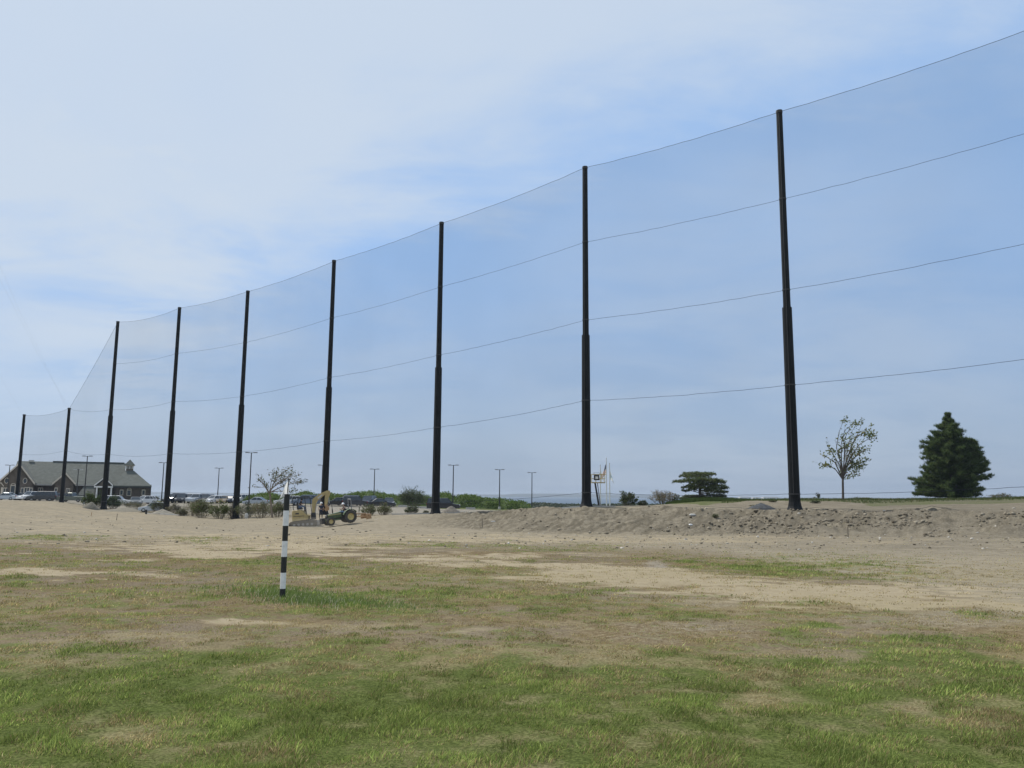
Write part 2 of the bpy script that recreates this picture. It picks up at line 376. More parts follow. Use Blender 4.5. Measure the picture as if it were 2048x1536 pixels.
# ------------------------------------------------------------------ ground material
def ground_material():
    m, nt, b = newmat('ground_soil_and_turf')
    N = nt.nodes; L = nt.links
    geo = N.new('ShaderNodeNewGeometry')
    def noise(s, d=6, r=.6, off=0):
        mp = N.new('ShaderNodeMapping'); mp.inputs['Location'].default_value = (off, off * .7, 0)
        L.new(geo.outputs['Position'], mp.inputs['Vector'])
        n = N.new('ShaderNodeTexNoise'); n.inputs['Scale'].default_value = s; n.inputs['Detail'].default_value = d; n.inputs['Roughness'].default_value = r
        L.new(mp.outputs[0], n.inputs['Vector']); return n.outputs['Fac']
    def ramp(fac, a, ca, b_, cb):
        r = N.new('ShaderNodeValToRGB'); e = r.color_ramp.elements
        e[0].position = a; e[0].color = (*ca, 1); e[1].position = b_; e[1].color = (*cb, 1)
        L.new(fac, r.inputs['Fac']); return r.outputs['Color']
    def mix(f, a, b_):
        x = N.new('ShaderNodeMix'); x.data_type = 'RGBA'
        if isinstance(f, float): x.inputs[0].default_value = f
        else: L.new(f, x.inputs[0])
        L.new(a, x.inputs[6]); L.new(b_, x.inputs[7]); return x.outputs[2]
    def math_(op, a, b_, c=None):
        x = N.new('ShaderNodeMath'); x.operation = op
        for i, q in enumerate((a, b_, c)):
            if q is None: continue
            if isinstance(q, (float, int)): x.inputs[i].default_value = q
            else: L.new(q, x.inputs[i])
        return x.outputs[0]
    def thr(mask, nz, w=.18, amp=.9):
        s = math_('ADD', mask, math_('MULTIPLY', math_('SUBTRACT', nz, .5), amp))
        r = N.new('ShaderNodeMapRange'); r.interpolation_type = 'SMOOTHSTEP'
        r.inputs[1].default_value = .5 - w; r.inputs[2].default_value = .5 + w
        L.new(s, r.inputs[0]); return r.outputs[0]
    at = N.new('ShaderNodeAttribute'); at.attribute_name = 'cover'
    sp = N.new('ShaderNodeSeparateColor'); L.new(at.outputs['Color'], sp.inputs[0])
    at2 = N.new('ShaderNodeAttribute'); at2.attribute_name = 'cover2'
    sp2 = N.new('ShaderNodeSeparateColor'); L.new(at2.outputs['Color'], sp2.inputs[0])
    g, sand, bare = sp.outputs[0], sp.outputs[1], sp.outputs[2]
    lot, bm, grey = sp2.outputs[0], sp2.outputs[1], sp2.outputs[2]
    nL, nM, nS, nX = noise(.35, 5), noise(2.2, 6, .65, 11), noise(9, 5, .60, 23), noise(38, 3, .60, 5)
    soil = mix(nM, ramp(nS, .39, SOILA, .61, SOILB), ramp(nX, .39, SOILC, .62, SOILD))
    sandc = mix(nL, ramp(nS, .39, SANDA, .60, SANDB), ramp(nM, .41, SANDB, .60, SANDC))
    soil = mix(ramp(nL, .42, (0, 0, 0), .6, (1, 1, 1)), soil, ramp(nX, .39, (.11, .088, .062), .62, (.21, .175, .13)))
    bermc = mix(nX, ramp(nS, .39, BERMA, .60, BERMB), ramp(nM, .39, BERMA, .62, BERMC))
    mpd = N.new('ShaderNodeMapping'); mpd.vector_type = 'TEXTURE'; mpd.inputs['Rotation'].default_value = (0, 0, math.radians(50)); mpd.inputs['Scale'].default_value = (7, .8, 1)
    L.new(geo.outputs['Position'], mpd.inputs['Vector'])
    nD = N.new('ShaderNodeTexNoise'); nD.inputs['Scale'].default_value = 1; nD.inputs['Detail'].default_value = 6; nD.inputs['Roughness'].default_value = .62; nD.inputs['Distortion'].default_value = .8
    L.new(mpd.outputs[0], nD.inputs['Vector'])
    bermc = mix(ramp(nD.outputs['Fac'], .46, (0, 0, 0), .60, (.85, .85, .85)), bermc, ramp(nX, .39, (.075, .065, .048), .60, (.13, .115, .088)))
    dryc = ramp(nX, .39, DRYA, .62, DRYB)
    greenc = mix(nM, ramp(nX, .39, GRA, .62, GRB), ramp(nS, .39, GRA, .60, GRC))
    greyc = ramp(nX, .39, (.2, .185, .16), .60, (.36, .335, .29))
    lotc = mix(nL, ramp(nS, .39, LOTA, .60, LOTB), ramp(nX, .39, LOTA, .62, LOTB))
    # base: far dirt against near trampled soil
    atz = N.new('ShaderNodeAttribute'); atz.attribute_name = 'zone'
    spz = N.new('ShaderNodeSeparateColor'); L.new(atz.outputs['Color'], spz.inputs[0])
    mpt = N.new('ShaderNodeMapping'); mpt.vector_type = 'TEXTURE'; mpt.inputs['Rotation'].default_value = (0, 0, math.radians(-30)); mpt.inputs['Scale'].default_value = (9, .55, 1)
    L.new(geo.outputs['Position'], mpt.inputs['Vector'])
    nT = N.new('ShaderNodeTexNoise'); nT.inputs['Scale'].default_value = 1; nT.inputs['Detail'].default_value = 6; nT.inputs['Roughness'].default_value = .65; nT.inputs['Distortion'].default_value = .6
    L.new(mpt.outputs[0], nT.inputs['Vector']); nT = nT.outputs['Fac']
    dirt = mix(ramp(nT, .36, (0, 0, 0), .64, (1, 1, 1)), ramp(nM, .38, DIRTA, .61, DIRTB), ramp(nM, .39, DIRTB, .62, DIRTC))
    dirt = mix(math_('MULTIPLY', nX, .4), dirt, ramp(nS, .39, DIRTA, .62, DIRTC))
    c = mix(spz.outputs[0], dirt, soil)
    c = mix(math_('MULTIPLY', thr(math_('MULTIPLY', sand, 1.15), math_('ADD', math_('MULTIPLY', nT, .72), math_('MULTIPLY', nM, .28)), .24, 2.6), .95), c, sandc)
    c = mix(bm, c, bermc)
    c = mix(math_('MULTIPLY', thr(math_('MULTIPLY', bare, .75), nS, .45, 1.2), .8), c, dryc)
    c = mix(math_('MULTIPLY', thr(math_('MULTIPLY', grey, .7), nS, .4, 1.3), .6), c, greyc)
    c = mix(math_('MULTIPLY', thr(g, math_('ADD', math_('MULTIPLY', nS, .6), math_('MULTIPLY', nM, .4)), .30, 2.4), .85), c, greenc)
    c = mix(math_('MULTIPLY', spz.outputs[1], .8), c, mix(thr(g, nM, .39, 1.6), ramp(nX, .39, (.13, .115, .055), .62, (.25, .215, .12)), ramp(nX, .39, (.04, .055, .014), .62, (.10, .125, .035))))
    c = mix(math_('MULTIPLY', spz.outputs[2], .6), c, ramp(math_('ADD', math_('MULTIPLY', nS, .5), math_('MULTIPLY', nT, .5)), .4, (.10, .088, .068), .6, (.19, .17, .135)))
    c = mix(lot, c, lotc)
    L.new(c, b.inputs['Base Color'])
    b.inputs['Roughness'].default_value = 1.0; b.inputs['Specular IOR Level'].default_value = .02
    bp = N.new('ShaderNodeBump'); bp.inputs['Distance'].default_value = .06; bp.inputs['Strength'].default_value = .55
    hh = math_('ADD', math_('MULTIPLY', nS, .9), math_('MULTIPLY', nX, .45))
    L.new(hh, bp.inputs['Height'])
    L.new(bp.outputs[0], b.inputs['Normal'])
    return m
SOILA, SOILB = (.10, .074, .042), (.185, .14, .082)
SOILC, SOILD = (.085, .064, .036), (.225, .175, .105)
SANDA, SANDB, SANDC = (.235, .195, .13), (.305, .256, .176), (.375, .32, .23)
BERMA, BERMB, BERMC = (.11, .096, .072), (.225, .198, .152), (.27, .24, .185)
DRYA, DRYB = (.17, .14, .075), (.31, .265, .155)
GRA, GRB, GRC = (.06, .075, .022), (.15, .18, .06), (.12, .15, .045)
LOTA, LOTB = (.23, .21, .175), (.30, .275, .23)
DIRTA, DIRTB, DIRTC = (.165, .142, .103), (.242, .21, .156), (.305, .268, .203)

def make_ground():
    fa = np.radians(np.arange(-41, 41.001, .095))
    rest = np.radians(np.linspace(41, 319, 62))[1:-1]
    ang = np.concatenate([fa, rest])
    rr = np.concatenate([[0.05, .5], np.geomspace(1.2, 230, 840), np.geomspace(230, 1500, 60)[1:]])
    A, Rr = np.meshgrid(ang, rr)
    x = Rr * np.sin(A); y = Rr * np.cos(A)
    z = terrain(x, y)
    g, sand, bare, lot, bm, grey, u, v, front = masks(x, y, z)
    nr, na = x.shape
    V = np.stack([x.ravel(), y.ravel(), z.ravel()], 1)
    idx = np.arange(nr * na).reshape(nr, na)
    nxt = np.roll(idx, -1, 1)
    Fq = np.stack([idx[:-1].ravel(), idx[1:].ravel(), nxt[1:].ravel(), nxt[:-1].ravel()], 1)
    zt_ = np.interp(u, [0, 900, 1400, 1700, 2048], [1084, 1088, 1104, 1150, 1225])
    zone = sm(-18, 18, v - zt_) * (y < 70)
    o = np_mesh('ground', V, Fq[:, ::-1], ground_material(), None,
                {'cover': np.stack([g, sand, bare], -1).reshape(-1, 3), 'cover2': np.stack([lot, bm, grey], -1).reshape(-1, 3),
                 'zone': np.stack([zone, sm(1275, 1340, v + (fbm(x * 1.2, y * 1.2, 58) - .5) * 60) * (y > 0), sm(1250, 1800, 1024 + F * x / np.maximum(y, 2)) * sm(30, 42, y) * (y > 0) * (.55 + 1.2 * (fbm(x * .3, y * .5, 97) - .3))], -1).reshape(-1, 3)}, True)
    tag(o, kind='structure')
    return o
make_ground()

# sea
def sea():
    m, nt, b = newmat('sea_water')
    b.inputs['Base Color'].default_value = (.02, .045, .07, 1); b.inputs['Roughness'].default_value = .35
    tc = nt.nodes.new('ShaderNodeNewGeometry'); nz = nt.nodes.new('ShaderNodeTexNoise'); nz.inputs['Scale'].default_value = .02
    nz.inputs['Detail'].default_value = 6
    nt.links.new(tc.outputs['Position'], nz.inputs['Vector'])
    bp = nt.nodes.new('ShaderNodeBump'); bp.inputs['Strength'].default_value = .3; bp.inputs['Distance'].default_value = 2
    nt.links.new(nz.outputs['Fac'], bp.inputs['Height']); nt.links.new(bp.outputs[0], b.inputs['Normal'])
    s = MB(); n = 96
    ring = [(25000 * math.cos(2 * PI * i / n), 25000 * math.sin(2 * PI * i / n), -21.0) for i in range(n)]
    s.add(ring, [tuple(range(n))])
    tag(s.build('sea', m, fix=False), kind='structure')
    # far shore
    hm = mat('far_shore_woods', (.03, .04, .04), .95, 0, .3, .003)
    hb = MB()
    us = list(range(-300, 2500, 12)); fr = []; bk = []; tp = []
    for i, u in enumerate(us):
        h = 6 + 30 * float(fbm(np.array(u * .004), np.array(2.2), 77)) - 12
        h += {True: 22, False: 0}[1015 < u < 1345] * math.sin(PI * min(1, max(0, (u - 1015) / 330))) ** .5 if 1015 < u < 1345 else 0
        h = max(-10, h * (1 - float(sm(1400, 1500, np.array(float(u))))) )
        p = P(u, 990, 10500)
        fr.append((p.x, p.y - 400, -23)); tp.append((p.x, p.y, 1.65 + max(h - 8, -22))); bk.append((p.x, p.y + 900, -23))
    n = len(us); vs = fr + tp + bk
    hb.add(vs, [(i, i + 1, n + i + 1, n + i) for i in range(n - 1)] + [(n + i, n + i + 1, 2 * n + i + 1, 2 * n + i) for i in range(n - 1)])
    tag(hb.build('hills', hm, smooth=True), kind='structure')
sea()

# ------------------------------------------------------------------ grass blades
def make_grass():
    Vs = []; Fs = []; Cs = []; base = 0
    def field(r0, r1, dens, w, hmin, hmax, gmin, seed):
        nonlocal base
        rng = np.random.default_rng(seed)
        a0 = math.radians(37)
        area = .5 * (2 * a0) * (r1 * r1 - r0 * r0)
        n = int(area * dens)
        r = np.sqrt(rng.uniform(r0 * r0, r1 * r1, n)); a = rng.uniform(-a0, a0, n)
        x = r * np.sin(a); y = r * np.cos(a); z = terrain(x, y)
        g, sand, bare, lot, bm, grey, u, v, front = masks(x, y, z)
        clump = sm(.26, .74, fbm(x * 4.5, y * 4.5, 61, 3)); c2 = sm(.2, .8, fbm(x * 1.1, y * 1.1, 63, 4))
        lawn = sm(1280, 1345, v)
        pr = np.clip(np.maximum((g + (clump - .5) * .9 - gmin) * 1.7, lawn * .5), 0, 1)
        straw_p = np.clip(.36 + bare * .55 + (.6 - g) * 1.3 + (c2 - .5) * 1.0, .08, .95)
        k = (rng.random(n) < np.maximum(pr, .62 * np.clip(bare * .8 + .40 * front, 0, 1) * (clump > .3) * (sand < .3))) & (y > 2)
        x, y, z, g, clump, straw_p, c2, pr = [q[k] for q in (x, y, z, g, clump, straw_p, c2, pr)]
        n = len(x)
        straw = rng.random(n) < straw_p
        h = rng.uniform(hmin, hmax, n) * (.55 + .6 * np.clip(g, 0, 1)) * (.4 + 1.15 * clump) * np.where(straw, .85, 1)
        tall = rng.random(n) < .012; h = np.where(tall, h * 1.9, h)
        az = rng.uniform(0, 2 * PI, n); ln = rng.uniform(.25, 1.0, n) * h
        lx = np.cos(az) * ln * .8 + .16 * h; ly = np.sin(az) * ln * .8
        ww = w * rng.uniform(.6, 1.3, n)
        wa = rng.uniform(0, PI, n); wx = np.cos(wa) * ww * .5; wy = np.sin(wa) * ww * .5
        zb = z - .01
        p0 = np.stack([x, y, zb], 1)
        p1 = np.stack([x + lx * .35 - wx, y + ly * .35 - wy, zb + h * .5], 1)
        p2 = np.stack([x + lx * .35 + wx, y + ly * .35 + wy, zb + h * .5], 1)
        p3 = np.stack([x + lx, y + ly, zb + h * .92], 1)
        V = np.stack([p0, p1, p2, p3], 1).reshape(-1, 3)
        i = base + 4 * np.arange(n)
        Fs.append(np.stack([i, i + 2, i + 3, i + 1], 1)); base += 4 * n
        t = rng.random(n)[:, None]; t2 = c2[:, None]
        gc = np.array([.115, .17, .035]) * (1 - t) + np.array([.37, .43, .13]) * t
        gc = gc * (.72 + .5 * t2) * (.8 + .35 * clump[:, None])
        sc_ = np.array([.25, .19, .085]) * (1 - t) + np.array([.50, .41, .22]) * t
        c = np.where(straw[:, None], sc_, gc)
        c = c * np.where(rng.random(n) < .10, 1.55, .93)[:, None] * (.62 + .62 * np.clip(fbm(x * 2.3, y * 2.3, 66, 3) * 1.7 - .25, 0, 1))[:, None]
        c = np.clip(c, 0, .8)
        Cs.append(np.repeat(c, 4, 0)); Vs.append(V)
    field(3.2, 8, 5200, .0055, .022, .050, .12, 1)
    field(8, 15, 1900, .008, .022, .052, .12, 2)
    field(15, 30, 520, .014, .035, .07, .15, 3)
    field(30, 62, 130, .026, .03, .07, .2, 4)
    o = np_mesh('grass', np.concatenate(Vs), np.concatenate(Fs), M['blade'], None, {'tint': np.concatenate(Cs)})
    tag(o, 'patchy green and straw coloured turf growing over the foreground soil', 'grass', kind='stuff')
    # long grass round the marker post, white clover heads
    Vs.clear(); Fs.clear(); Cs.clear()
    rng = np.random.default_rng(77); n = 4200
    u = rng.normal(0, 1, n)
    cx = 565 + np.where(rng.random(n) < .5, rng.normal(10, 55, n), rng.normal(110, 90, n)); cv = 1192 + (cx - 565) * .10 + rng.normal(0, 9, n)
    X = np.empty(n); Y = np.empty(n)
    for i in range(n):
        r = ray(cx[i], cv[i]); k = (-1.9) / r.z
        X[i] = r.x * k; Y[i] = r.y * k
    Z = terrain(X, Y)
    h = rng.uniform(.04, .12, n) * (1 - .35 * np.clip((cx - 600) / 260, 0, 1)); az = rng.uniform(0, 2 * PI, n)
    lx = np.cos(az) * h * .4 + .2 * h; ly = np.sin(az) * h * .4
    wa = rng.uniform(0, PI, n); w = .007
    p0 = np.stack([X - np.cos(wa) * w, Y - np.sin(wa) * w, Z], 1); p2 = np.stack([X + np.cos(wa) * w, Y + np.sin(wa) * w, Z], 1)
    p3 = np.stack([X + lx, Y + ly, Z + h], 1)
    V = np.stack([p0, p2, p3], 1).reshape(-1, 3); t = rng.random(n)[:, None]
    c = np.array([.09, .15, .035]) * (1 - t) + np.array([.20, .26, .09]) * t
    c = np.where(rng.random((n, 1)) < .09, np.array([[.55, .5, .38]]), c)
    i = 3 * np.arange(n)
    o = np_mesh('long_grass', V, np.stack([i, i + 1, i + 2], 1), M['blade'], None, {'tint': np.repeat(c, 3, 0)})
    tag(o, 'longer dark green grass left unmown around the striped post', 'grass', kind='stuff')
make_grass()

# ------------------------------------------------------------------ stones on the bank
def stones():
    rng = np.random.default_rng(5)
    ico = [(0, 0, 1), (.89, 0, .45), (.28, .85, .45), (-.72, .53, .45), (-.72, -.53, .45), (.28, -.85, .45),
           (.72, .53, -.45), (-.28, .85, -.45), (-.89, 0, -.45), (-.28, -.85, -.45), (.72, -.53, -.45), (0, 0, -1)]
    fc = [(0,1,2),(0,2,3),(0,3,4),(0,4,5),(0,5,1),(1,6,2),(2,6,7),(2,7,3),(3,7,8),(3,8,4),(4,8,9),(4,9,5),(5,9,10),(5,10,1),(1,10,6),(11,7,6),(11,8,7),(11,9,8),(11,10,9),(11,6,10)]
    ico = np.array(ico); fc = np.array(fc)
    def make(name, label, n, samp, smin, smax, cols, pw=3):
        V = []; Fc = []; Cc = []; k = 0
        for _ in range(n):
            x, y = samp()
            z = float(terrain(x, y))
            s = smin + (smax - smin) * rng.random() ** pw
            v = ico * (1 + rng.uniform(-.5, .5, (12, 1))) * np.array([s * rng.uniform(.7, 1.4), s * rng.uniform(.7, 1.3), s * rng.uniform(.5, 1.0)])
            V.append(v + [x, y, z + s * .12]); Fc.append(fc + 12 * k); k += 1
            c = np.array(cols[rng.integers(len(cols))]) * rng.uniform(.75, 1.2); Cc.append(np.tile(c, (12, 1)))
        m = leafmat(name + '_rock', .95, 0)
        o = np_mesh(name, np.concatenate(V), np.concatenate(Fc), m, None, {'tint': np.concatenate(Cc)})
        tag(o, label, 'stones', kind='stuff')
    cols_ = [(.22, .19, .145), (.19, .165, .125), (.26, .23, .18), (.14, .12, .09)]
    def bermpt():
        u = 870 + (2500 - 870) * rng.random() ** .5
        a = np.interp(u, TOEU, TOED); b = np.interp(u, TOEU, CRED)
        d = a + (b - a) * (rng.beta(1.3, 2.2) if rng.random() < .75 else rng.uniform(-.15, 1.1)) - .3
        p = P(u, 1035, d)
        if float(fbm(np.array(p.x * .35), np.array(p.y * .6), 71, 3)) < rng.uniform(.38, .62): return bermpt()
        return p.x, p.y
    make('gravel', 'loose stones and clods scattered over the dug dirt bank', 9500, bermpt, .02, .15, cols_, 8)
    def flatpt():
        u = rng.uniform(-50, 2300); d = rng.uniform(38, 100 if u < 900 else 62)
        p = P(u, 1050, d); return p.x, p.y
    make('dirt_clods', 'small clods and pebbles strewn on the graded sandy ground', 2600, flatpt, .015, .10, cols_ + [(.5, .47, .42)], 5)
stones()

# ------------------------------------------------------------------ net poles and net
poles = [ # top(u,v), base(u,v), depth, cable v list (besides top)
 (None, None, 52, None),
 ((1558, 222), (1590, 1020), 64, [398, 580, 770, 988]),
 ((1170, 334), (1173, 1011), 76, [484, 640, 801, 985]),
 ((883, 445), (871, 1027), 88, [574, 710, 855, 1005]),
 ((669, 521), (648, 1030), 101, [636, 755, 882, 1010]),
 ((497, 582), (471, 1037), 113, [685, 793, 904, 1017]),
 ((359.5, 615), (332, 1026), 125, [707, 803, 907, 1010]),
 ((237.5, 643), (207, 1018), 137, [727, 819, 908, 1003]),
 ((133, 816), (123, 1003), 149, [901, 992]),
 ((45.5, 829), (33, 1000), 161, [908, 992]),
]
PL = []
for i, (tp, bs, d, cb) in enumerate(poles):
    if i == 0: PL.append(None); continue
    b = P(bs[0], bs[1], d)
    z0 = float(terrain(b.x, b.y))
    def zat(v, d=d, u=(tp[0] + bs[0]) / 2): return P(u, v, d).z
    PL.append(dict(x=b.x, y=b.y, z0=z0, zt=P(tp[0], tp[1], d).z, cz=[P(tp[0] + (bs[0] - tp[0]) * (c - tp[1]) / (bs[1] - tp[1]), c, d).z for c in cb]))
p1, p2 = PL[1], PL[2]
x0_, y0_ = 2 * p1['x'] - p2['x'], 2 * p1['y'] - p2['y']
def edge_z(v, z1):                    # height at the frame's right edge, carried on to the next pole
    r_ = ray(2048, v); den = r_.x * (y0_ - p1['y']) - r_.y * (x0_ - p1['x'])
    k_ = (p1['x'] * (y0_ - p1['y']) - p1['y'] * (x0_ - p1['x'])) / den
    q_ = EYE + r_ * k_; t_ = (q_.x - p1['x']) / (x0_ - p1['x'])
    return z1 + (q_.z + .16 - z1) / t_
PL[0] = dict(x=x0_, y=y0_, zt=edge_z(62, p1['zt']), cz=[edge_z(v_, c_) for v_, c_ in zip((270, 490, 720, 975), p1['cz'])])
PL[0]['z0'] = float(terrain(PL[0]['x'], PL[0]['y']))
lab = ['net pole just beyond the right edge of the photo', 'tall black net pole nearest the small leafy tree, rightmost and largest in view',
 'tall black net pole beside the flagpoles and yellow lift basket', 'tall black net pole standing in front of the parked black van',
 'tall black net pole rising behind the digger and green tractor', 'tall black net pole among green weeds left of the striped post',
 'tall black net pole with a silver hatchback parked behind it', 'last full height black net pole, in front of the clubhouse porch',
 'short black net pole in front of the small middle gable of the clubhouse', 'short black net pole in front of the big left gable, leftmost of the line']
for i, p in enumerate(PL):
    tallp = i < 8
    root = empty('net_pole', (p['x'], p['y'], p['z0']), 0, 'black steel ' + lab[i] if i == 0 else lab[i], 'net pole', 'black steel poles holding the driving range net')
    H = p['zt'] - p['z0']
    n = 12
    if tallp:
        zj = H * .49
        s = MB(); s.lathe([(.64, -.35), (.62, .06), (.52, .3), (.455, .65), (.435, 1.2), (.385, zj), (.0, zj)], n)
        s.build('lower_shaft', M['pole'], root)
        s = MB(); s.lathe([(.31, zj - .2), (.30, zj + .3), (.255, H), (.0, H)], n); s.build('upper_shaft', M['pole'], root)
        s = MB(); s.lathe([(.27, H - .22), (.27, H + .03), (.0, H + .06)], n); s.build('cap', M['dark'], root)
    else:
        s = MB(); s.lathe([(.45, -.35), (.43, .05), (.34, .9), (.30, H * .5), (.24, H), (.0, H)], n); s.build('shaft', M['pole'], root)
        s = MB(); s.lathe([(.25, H - .22), (.25, H + .03), (.0, H + .06)], n); s.build('cap', M['dark'], root)
    aa = -PI / 2 - .45
    s = MB()
    if tallp:
        pr_ = [(.47, 1.2), (.40, zj), (.32, zj + .05), (.27, H - .3)]
    else: pr_ = [(.35, 1.0), (.26, H - .3)]
    s.path([(r_ * math.cos(aa), r_ * math.sin(aa), z_) for r_, z_ in pr_], .022, 5)
    s.build('safety_cable', M['dark'], root)
    for c in p['cz'] + [p['zt'] - .1]:
        h = c - p['z0']
        rad = (.455 - .07 * h / (H * .49)) if (tallp and h < H * .49) else (.31 - .05 * (h / H - .49) / .51 if tallp else .31)
        s = MB(); s.lathe([(rad, h - .05), (rad + .02, h - .05), (rad + .02, h + .05), (rad, h + .05)], n)
        s.build('cable_clamp', M['dark'], root)

def netmat():
    m, nt, b = newmat('fine_black_netting')
    b.inputs['Base Color'].default_value = (.03, .04, .06, 1); b.inputs['Roughness'].default_value = .9
    tr = nt.nodes.new('ShaderNodeBsdfTransparent'); mx = nt.nodes.new('ShaderNodeMixShader')
    geo = nt.nodes.new('ShaderNodeNewGeometry'); nz = nt.nodes.new('ShaderNodeTexNoise'); nz.inputs['Scale'].default_value = .12; nz.inputs['Detail'].default_value = 2
    nt.links.new(geo.outputs['Position'], nz.inputs['Vector'])
    mr = nt.nodes.new('ShaderNodeMapRange'); mr.inputs[1].default_value = .3; mr.inputs[2].default_value = .7
    mr.inputs[3].default_value = NETA; mr.inputs[4].default_value = NETB
    nt.links.new(nz.outputs['Fac'], mr.inputs[0]); nt.links.new(mr.outputs[0], mx.inputs[0])
    nt.links.new(tr.outputs[0], mx.inputs[1]); nt.links.new(b.outputs[0], mx.inputs[2])
    nt.links.new(mx.outputs[0], nt.nodes['Material Output'].inputs['Surface'])
    return m
NETA, NETB = .13, .165
NM = netmat()
netlab = ['net panel running from the rightmost pole out of the photo to the right', 'net panel between the two rightmost poles, the spreading dark bush behind it',
 'net panel in front of the pair of far lamp posts and the low bushes', 'net panel between the black van pole and the digger pole',
 'net panel in front of the wind bent tree and striped post', 'net panel above the row of parked cars', 'narrow net panel just left of the silver hatchback',
 'net panel whose top edge drops steeply over the clubhouse roof', 'low net panel over the left end of the clubhouse']
for i in range(9):
    a, b = PL[i], PL[i + 1]
    root = empty('safety_net', ((a['x'] + b['x']) / 2, (a['y'] + b['y']) / 2, a['z0']), 0, 'black ' + netlab[i], 'net', 'fine black net panels hung between the poles')
    O = Vector(root.location)
    seg = 24
    sag = .25 if i < 6 else .6
    def line(za, zb, sg, seed, wob=.05, n=seg):
        r = random.Random(seed * 31 + i); pts = []
        for k in range(n + 1):
            t = k / n
            pts.append(Vector((a['x'] + (b['x'] - a['x']) * t, a['y'] + (b['y'] - a['y']) * t, za + (zb - za) * t - sg * 4 * t * (1 - t) + (r.uniform(-wob, wob) * .5 if 0 < k < n else 0))) - O)
        return pts
    if i != 7:
        lev = [(a['zt'] - .08, b['zt'] - .08)] + list(zip(a['cz'], b['cz']))
        if i == 7: pass
    else:
        lev = [(a['zt'] - .08, b['zt'] - .08), (a['cz'][1], b['zt'] - .2), (a['cz'][2], b['cz'][0]), (a['cz'][3], b['cz'][1])]
    lines = [line(q[0], q[1], sag * (1 if j == 0 else .7) if not (i == 7 and j == 0) else .3, j) for j, q in enumerate(lev)]
    s = MB()
    for j in range(len(lines) - 1):
        U, D = lines[j], lines[j + 1]
        n = len(U)
        base = len(s.v); s.v += [tuple(q) for q in U] + [tuple(q) for q in D]
        for k in range(n - 1): s.f.append((base + k, base + k + 1, base + n + k + 1, base + n + k)); s.m.append(0)
    # skirt hanging from the bottom rope to the ground
    D = lines[-1]; base = len(s.v); n = len(D)
    low = []
    for q in D:
        w = q + O; g = float(terrain(w.x, w.y)) + .12
        low.append(Vector((q.x, q.y, min(q.z - .1, g - O.z))))
    s.v += [tuple(q) for q in D] + [tuple(q) for q in low]
    for k in range(n - 1): s.f.append((base + k, base + k + 1, base + n + k + 1, base + n + k)); s.m.append(0)
    s.build('netting', NM, root, fix=False)
    for j, U in enumerate(lines):
        c = MB(); c.path(U, .015 if j else .018, 5); c.build('rope', M['rope'], root)
    c = MB(); c.path(low, .012, 4); c.build('hem_rope', M['rope'], root)
# thin wires running back from the short poles to the far left of the range
for k, (u0, v0, d0, u1, v1, d1) in enumerate([(133, 816, 149, -60, 390, 95), (45, 829, 161, -60, 620, 118), (190, 905, 141, -30, 500, 100)]):
    c = MB(); c.path([P(u0, v0, d0), P((u0 + u1) / 2, (v0 + v1) / 2 + 14, (d0 + d1) / 2), P(u1, v1, d1)], .005, 4)
    o = c.build('guy_wire', M['grey'])
    tag(o, ['thin wire rising left from the taller of the two short poles', 'thin wire rising left from the leftmost short pole', 'thin faint wire rising left above the clubhouse ridge'][k], 'wire', 'thin wires at the left end of the net')

# ------------------------------------------------------------------ striped marker post
def marker():
    b = P(565, 1187, 15)
    z0 = float(terrain(b.x, b.y)); t = P(574, 990, 15)
    root = empty('marker_post', (b.x, b.y, z0), 0, 'black and white banded post with a small white flag, standing in the turf', 'marker post')
    ax = Vector((t.x - b.x, t.y - b.y, t.z - z0))
    bands = [990, 1020, 1049, 1078, 1108, 1138, 1168, 1190]
    s = MB(); r = .051
    def at(v):
        k = (1187 - v) / (1187 - 990); return ax * k
    for i in range(7):
        p0 = at(bands[i + 1]); p1 = at(bands[i])
        if i == 6: p0 = ax * -.06
        s.tube(p0, p1, r * (1.08 if i == 6 else 1), r, 20, i % 2, cap=(i in (0, 6)))
    s.build('post', [M['black'], M['white']], root, smooth=False)
    s = MB(); top = at(990)
    s.tube(top - ax * .05, top + Vector((.02, 0, .30)), .012, .009, 8); s.lathe([(.055, 0), (.055, .015), (0, .02)], 16, c=tuple(top))
    s.build('flagstick', M['dark'], root)
    # flag cloth hanging to the left in two folds
    q = lambda u, v, dy=0: P(u, v, 15 + dy) - Vector((b.x, b.y, z0))
    s = MB()
    fp = [[q(576, 962), q(577.5, 975, .01), q(577.5, 989)], [q(572.5, 967, -.03), q(572, 979, -.02), q(571.5, 992, -.03)],
          [q(569, 975, -.06), q(567, 984, -.05), q(566, 994, -.04)], [q(566, 983, -.02), q(563, 991, .02), q(561, 996, -.01)], [q(562, 991, 0), q(560, 995, 0), q(558.5, 1000, 0)]]
    vs = [p for r_ in fp for p in r_]
    fs = [(i * 3 + j, i * 3 + j + 1, i * 3 + j + 4, i * 3 + j + 3) for i in range(4) for j in range(2)]
    s.add(vs, fs); o = s.build('flag', M['cloth'], root, smooth=True, fix=False)
marker()

